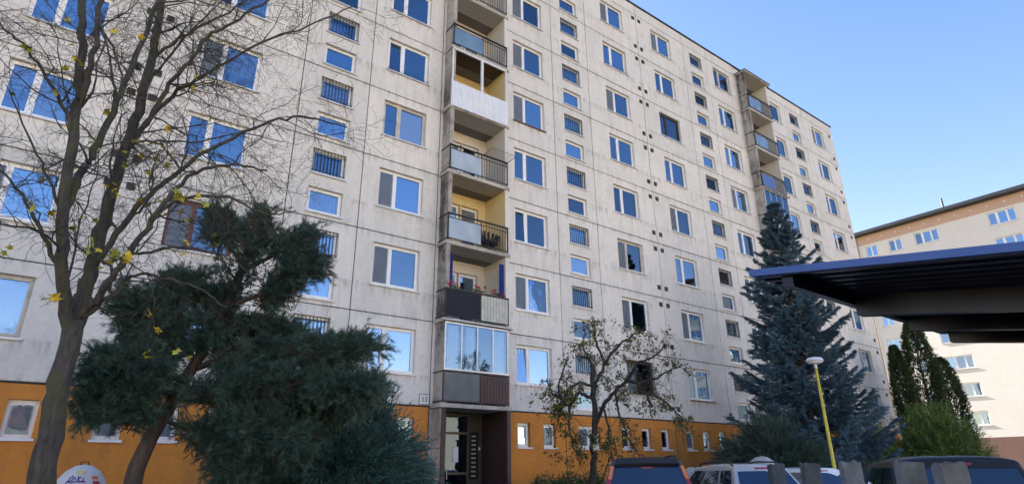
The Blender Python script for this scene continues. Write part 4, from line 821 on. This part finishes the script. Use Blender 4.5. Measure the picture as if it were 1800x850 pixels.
juniper('bluish green spreading juniper with feathery sprays beside the entrance', (5.0, -5.7, 0), 1.9, 1.5, 3.45, 430, 3, F_JUN, (.12, 0))
juniper('dark spreading juniper crowding under the leaning pine', (3.9, -5.3, 0), 1.35, 1.2, 3.0, 280, 4, F_JUN)
juniper('dark green spreading juniper at the foot of the blue spruce', (21.6, -4.9, 0), 3.9, 2.4, 3.7, 560, 6, F_PINE)
# --- blue spruce
def spruce(loc, h, rad, seed):
    R = np.random.default_rng(seed); t = tree_root('blue_spruce', 'tall blue spruce with layered drooping boughs in front of the loggias', 'tree', loc); T = Tubes(); PP, DD, LL, TT = [], [], [], []
    T.add([(0, 0, -.05), (0, 0, h*.5), (0, 0, h)], (.19, .12, .015), 10)
    z = .9
    while z < h-.25:
        f = (h-z)/h; rr = rad*(f**.85)*R.uniform(.80, 1.08); nb = int(7+10*f)+R.integers(0, 3); a0 = R.uniform(0, 6.28)
        for k in range(nb):
            a = a0+2*np.pi*k/nb+R.normal(0, .16); ln = rr*R.uniform(.62, 1.12); el = .38-.62*f+R.normal(0, .07)
            o = np.array([np.cos(a), np.sin(a), 0]); s = np.linspace(0, 1, 9)
            line = np.array([0, 0, z])+o*(s*ln)[:, None]; line[:, 2] += ln*(np.sin(el)*s*.75-.16*f*np.sin(s*np.pi)+.20*s**2.6); T.add(line, np.linspace(.035*f+.012, .006, 9), 4)
            tb = np.clip(R.normal(.45, .14), 0, 1); sd = np.array([-o[1], o[0], 0])
            nsub = int(8+ln*17)
            for j in range(nsub):
                u = R.uniform(.16, 1.0)**.8; i = min(7, int(u*8)); b = line[i]+(line[i+1]-line[i])*(u*8-i); ax = unit(line[i+1]-line[i]); sg = 1 if j % 2 else -1
                w = ln*.36*(1.12-u)+.14; d = unit(ax*R.uniform(.55, 1.0)+sd*sg*R.uniform(.35, 1.0)+np.array([0, 0, -.16+R.normal(0, .08)])); PP.append(b); DD.append(d); LL.append(w*R.uniform(.7, 1.15)); TT.append(np.clip(tb+.22*(u-.5)+R.normal(0, .08), 0, 1))
            PP.append(line[6]); DD.append(unit(line[8]-line[6])); LL.append(np.linalg.norm(line[8]-line[6])*1.08); TT.append(min(1, tb+.15))
        z += R.uniform(.46, .64)*(0.7+.5*f)
    P, D, L, tb = np.array(PP)+np.array(loc), np.array(DD), np.array(LL), np.array(TT)
    per = 80; V, F, tn = shoots_mesh('n', P, D, L, per, .09, .020, 52, F_SPR, R, tb, curve=.28)
    T.V = [v+np.array(loc) for v in T.V]; part_at('trunk', T.mesh('trunk', B_PINE), t); part_at('crown', np_mesh('crown', V, F, [F_SPR], tint=tn), t, 'stuff')
spruce((25.5, -4.5, 0), 13.3, 4.1, 21)
# --- leaf cards for broad-leaved plants and thujas
def leaf_cards(P, N, size, R, tb, asp=.55):
    m = len(P); a = unit(np.cross(N, R.normal(0, 1, (m, 3)))); b = unit(np.cross(N, a)); s = (size*R.uniform(.6, 1.3, m))[:, None]
    V = np.stack([P-a*s, P-b*s*asp, P+a*s, P+b*s*asp], 1).reshape(-1, 3); return V, np.arange(len(V)).reshape(-1, 4), np.repeat(tb, 4)
F_APP = foliage_mat('fruit_tree_leaves', (.03, .045, .013), (.11, .125, .03), (.30, .27, .055)); F_THU = foliage_mat('thuja_sprays', (.012, .027, .010), (.044, .076, .025), (.11, .14, .05)); F_TAM = foliage_mat('feathery_green', (.04, .085, .022), (.125, .205, .045), (.28, .36, .09)); F_HED = foliage_mat('hedge_leaves', (.012, .03, .01), (.04, .085, .025), (.10, .17, .05))
# --- crooked fruit tree in front of the ochre base
R = np.random.default_rng(17)
ap = tree_root('fruit_tree', 'small crooked fruit tree with sparse leaves before the ochre wall', 'tree', (13.19, -4.17, 0))
APPLE[0][2].insert(0, (13.2, -4.15, -.05)); T = Tubes(); TW = Tubes(); tips = []
for li, (r0, r1, pts) in enumerate(APPLE):
    s = smooth_line(pts, 5); s[1:-1] += R.normal(0, .02, (len(s)-2, 3)); T.add(s, np.linspace(r0, r1, len(s)), 8)
    if li == 0: continue
    for k in range(int(np.linalg.norm(np.diff(s, axis=0), axis=1).sum()*7.5)):
        i = R.integers(2, len(s)-1); ax = unit(s[i]-s[i-1]); d = unit(ax*.5+R.normal(0, .7, 3)); grow(TW, s[i], d, R.uniform(.3, .75), .010, 0, 2, R, .35, .7, (4, 2), tips)
for k in range(26):                                          # whips that hang from the lower boughs
    r0, r1, pts = APPLE[R.integers(2, len(APPLE))]; s = smooth_line(pts, 5); i = R.integers(len(s)//2, len(s)); grow(TW, s[i], unit(np.array([R.normal(0, .5), R.normal(0, .4), -.8])), R.uniform(.6, 1.3), .008, 0, 1, R, .9, .5, (6,), tips)
P = np.concatenate([q[0][1:] for q in tips]); P = P[R.random(len(P)) < .32]; P = P+R.normal(0, .035, P.shape)
dens = np.sin(P[:, 0]*2.1+1)+np.sin(P[:, 2]*2.7)+np.sin(P[:, 1]*2.3)+R.normal(0, .9, len(P)); P = P[dens > -.9]
V, F, tn = leaf_cards(P, unit(R.normal(0, 1, P.shape)), .047, R, np.clip(R.normal(.45, .25, len(P)), 0, 1))
part_at('trunk', T.mesh('trunk', B_APP), ap); MB().box(-.05, .05, -.16, -.15, 1.98, 2.18).build('tag_plate', M_WHITEP, ap, (-.02, .02, 0)); part_at('twigs', TW.mesh('twigs', B_APP), ap, 'stuff'); part_at('crown', np_mesh('crown', V, F, [F_APP], tint=tn), ap, 'stuff')
# --- columnar thujas
def thuja(loc, h, r, label, seed):
    R = np.random.default_rng(seed); t = tree_root('thuja_tree', label, 'tree', loc, 'columnar thujas'); n = int(7000*h/8)
    z = R.random(n)**.9*h; f = z/h; pr = r*np.clip(np.minimum(1.0, .75+f*.9), 0, 1)*np.clip((1-f)/.30, 0, 1)**.5; a = R.uniform(0, 2*np.pi, n)
    lump = 1+.13*np.sin(a*5+z*2.1)+.10*np.sin(a*9-z*3.7)+R.normal(0, .06, n); rr = pr*lump*(1-.35*R.random(n)**2)
    P = np.stack([np.cos(a)*rr, np.sin(a)*rr, z+.1], 1)+np.array(loc); D = unit(np.stack([np.cos(a), np.sin(a), R.uniform(.5, 1.6, n)], 1)+R.normal(0, .25, (n, 3)))
    tb = np.clip(.42+.5*(lump-1)*2+R.normal(0, .14, n), 0, 1); V, F, tn = shoots_mesh('n', P, D, np.full(n, .14), 9, .11, .035, 30, F_THU, R, tb)
    core = Tubes(); core.add([(loc[0], loc[1], -.05), (loc[0], loc[1], h*.5), (loc[0], loc[1], h*.9)], (.14, .09, .02), 8); part_at('trunk', core.mesh('trunk', B_PINE), t); part_at('crown', np_mesh('crown', V, F, [F_THU], tint=tn), t, 'stuff')
thuja((41.2, -2.3, 0), 8.3, .50, 'slim thuja column nearest the end of the grey block', 31); thuja((42.7, -3.0, 0), 10.0, .84, 'tallest thuja column with broad shoulders before the cream block', 32); thuja((43.9, -3.7, 0), 7.6, .75, 'shorter thuja half hidden behind the feathery shrub', 33)
# --- feathery tamarisk-like shrub
R = np.random.default_rng(41); tm = tree_root('feathery_shrub', 'large round soft green feathery shrub below the thujas', 'shrub', (37.6, -4.6, 0)); T = Tubes(); PP, DD, LL, TT = [], [], [], []
for i in range(520):
    a = R.uniform(0, 2*np.pi); el = R.uniform(.12, 1.45); o = np.array([np.cos(a)*np.cos(el), np.sin(a)*np.cos(el), np.sin(el)]); ln = R.uniform(3.0, 4.1)
    s = np.linspace(0, 1, 7); line = np.array([R.normal(0, .25), R.normal(0, .25), .15])+o*(s*ln)[:, None]*np.array([.72, .72, 1.25]); line[:, 2] -= .5*s**2.5*ln*.35*np.cos(el); T.add(line, np.linspace(.025, .005, 7), 3); tb = np.clip(R.normal(.45, .18), 0, 1)
    for k in range(2, 6):
        for q in range(4): PP.append(line[k]+R.normal(0, .05, 3)); DD.append(unit(line[k+1]-line[k]+R.normal(0, .22, 3))); LL.append(R.uniform(.3, .65)); TT.append(np.clip(tb+.08*(k-4)+R.normal(0, .1), 0, 1))
off = np.array(tm.location); V, F, tn = shoots_mesh('n', np.array(PP)+off, np.array(DD), np.array(LL), 26, .17, .014, 28, F_TAM, R, np.array(TT), curve=.2)
T.V = [v+off for v in T.V]; part_at('stems', T.mesh('stems', B_PINE), tm); part_at('crown', np_mesh('crown', V, F, [F_TAM], tint=tn), tm, 'stuff')
# --- low hedge and a small bush by the wall
def bush(name, label, x0, x1, y0, y1, h, n, seed, mat, size=.04):
    R = np.random.default_rng(seed); t = tree_root(name, label, 'hedge' if 'hedge' in name else 'shrub', ((x0+x1)/2, (y0+y1)/2, 0)); P = R.random((n, 3)); e = R.normal(0, 1, (n, 3)); 
    top = h*(1+.10*np.sin(P[:, 0]*23)+.07*np.sin(P[:, 0]*57+P[:, 1]*9)+R.normal(0, .04, n)); edge = 1-.25*(2*P[:, 1]-1)**2-.12*(2*P[:, 0]-1)**6; Q = np.stack([x0+(x1-x0)*P[:, 0], y0+(y1-y0)*P[:, 1], top*edge*np.maximum(P[:, 2]**.45, .03)], 1)
    V, F, tn = leaf_cards(Q, unit(e+np.array([0, -.3, .8])), size, R, np.clip(R.normal(.45, .2, n), 0, 1), .6); T = Tubes()
    for k in range(int(14*(x1-x0))): p = np.array([R.uniform(x0+.1, x1-.1), R.uniform(y0+.1, y1-.1), 0]); grow(T, p, unit(np.array([R.normal(0, .3), R.normal(0, .3), 1])), h*.8, .012, 0, 1, R, 0, .4, (4,))
    part_at('stems', T.mesh('stems', B_APP), t); part_at('crown', np_mesh('crown', V, F, [mat], tint=tn), t, 'stuff')
bush('hedge', 'low clipped green hedge along the ochre wall beside the entrance', 12.95, 17.2, -2.3, -1.3, 1.28, 9000, 51, F_HED); bush('ivy_bush', 'yellowish green bush against the ochre wall beyond the spruce', 34.4, 36.3, -3.4, -2.2, 3.3, 9000, 52, F_TAM, .06)
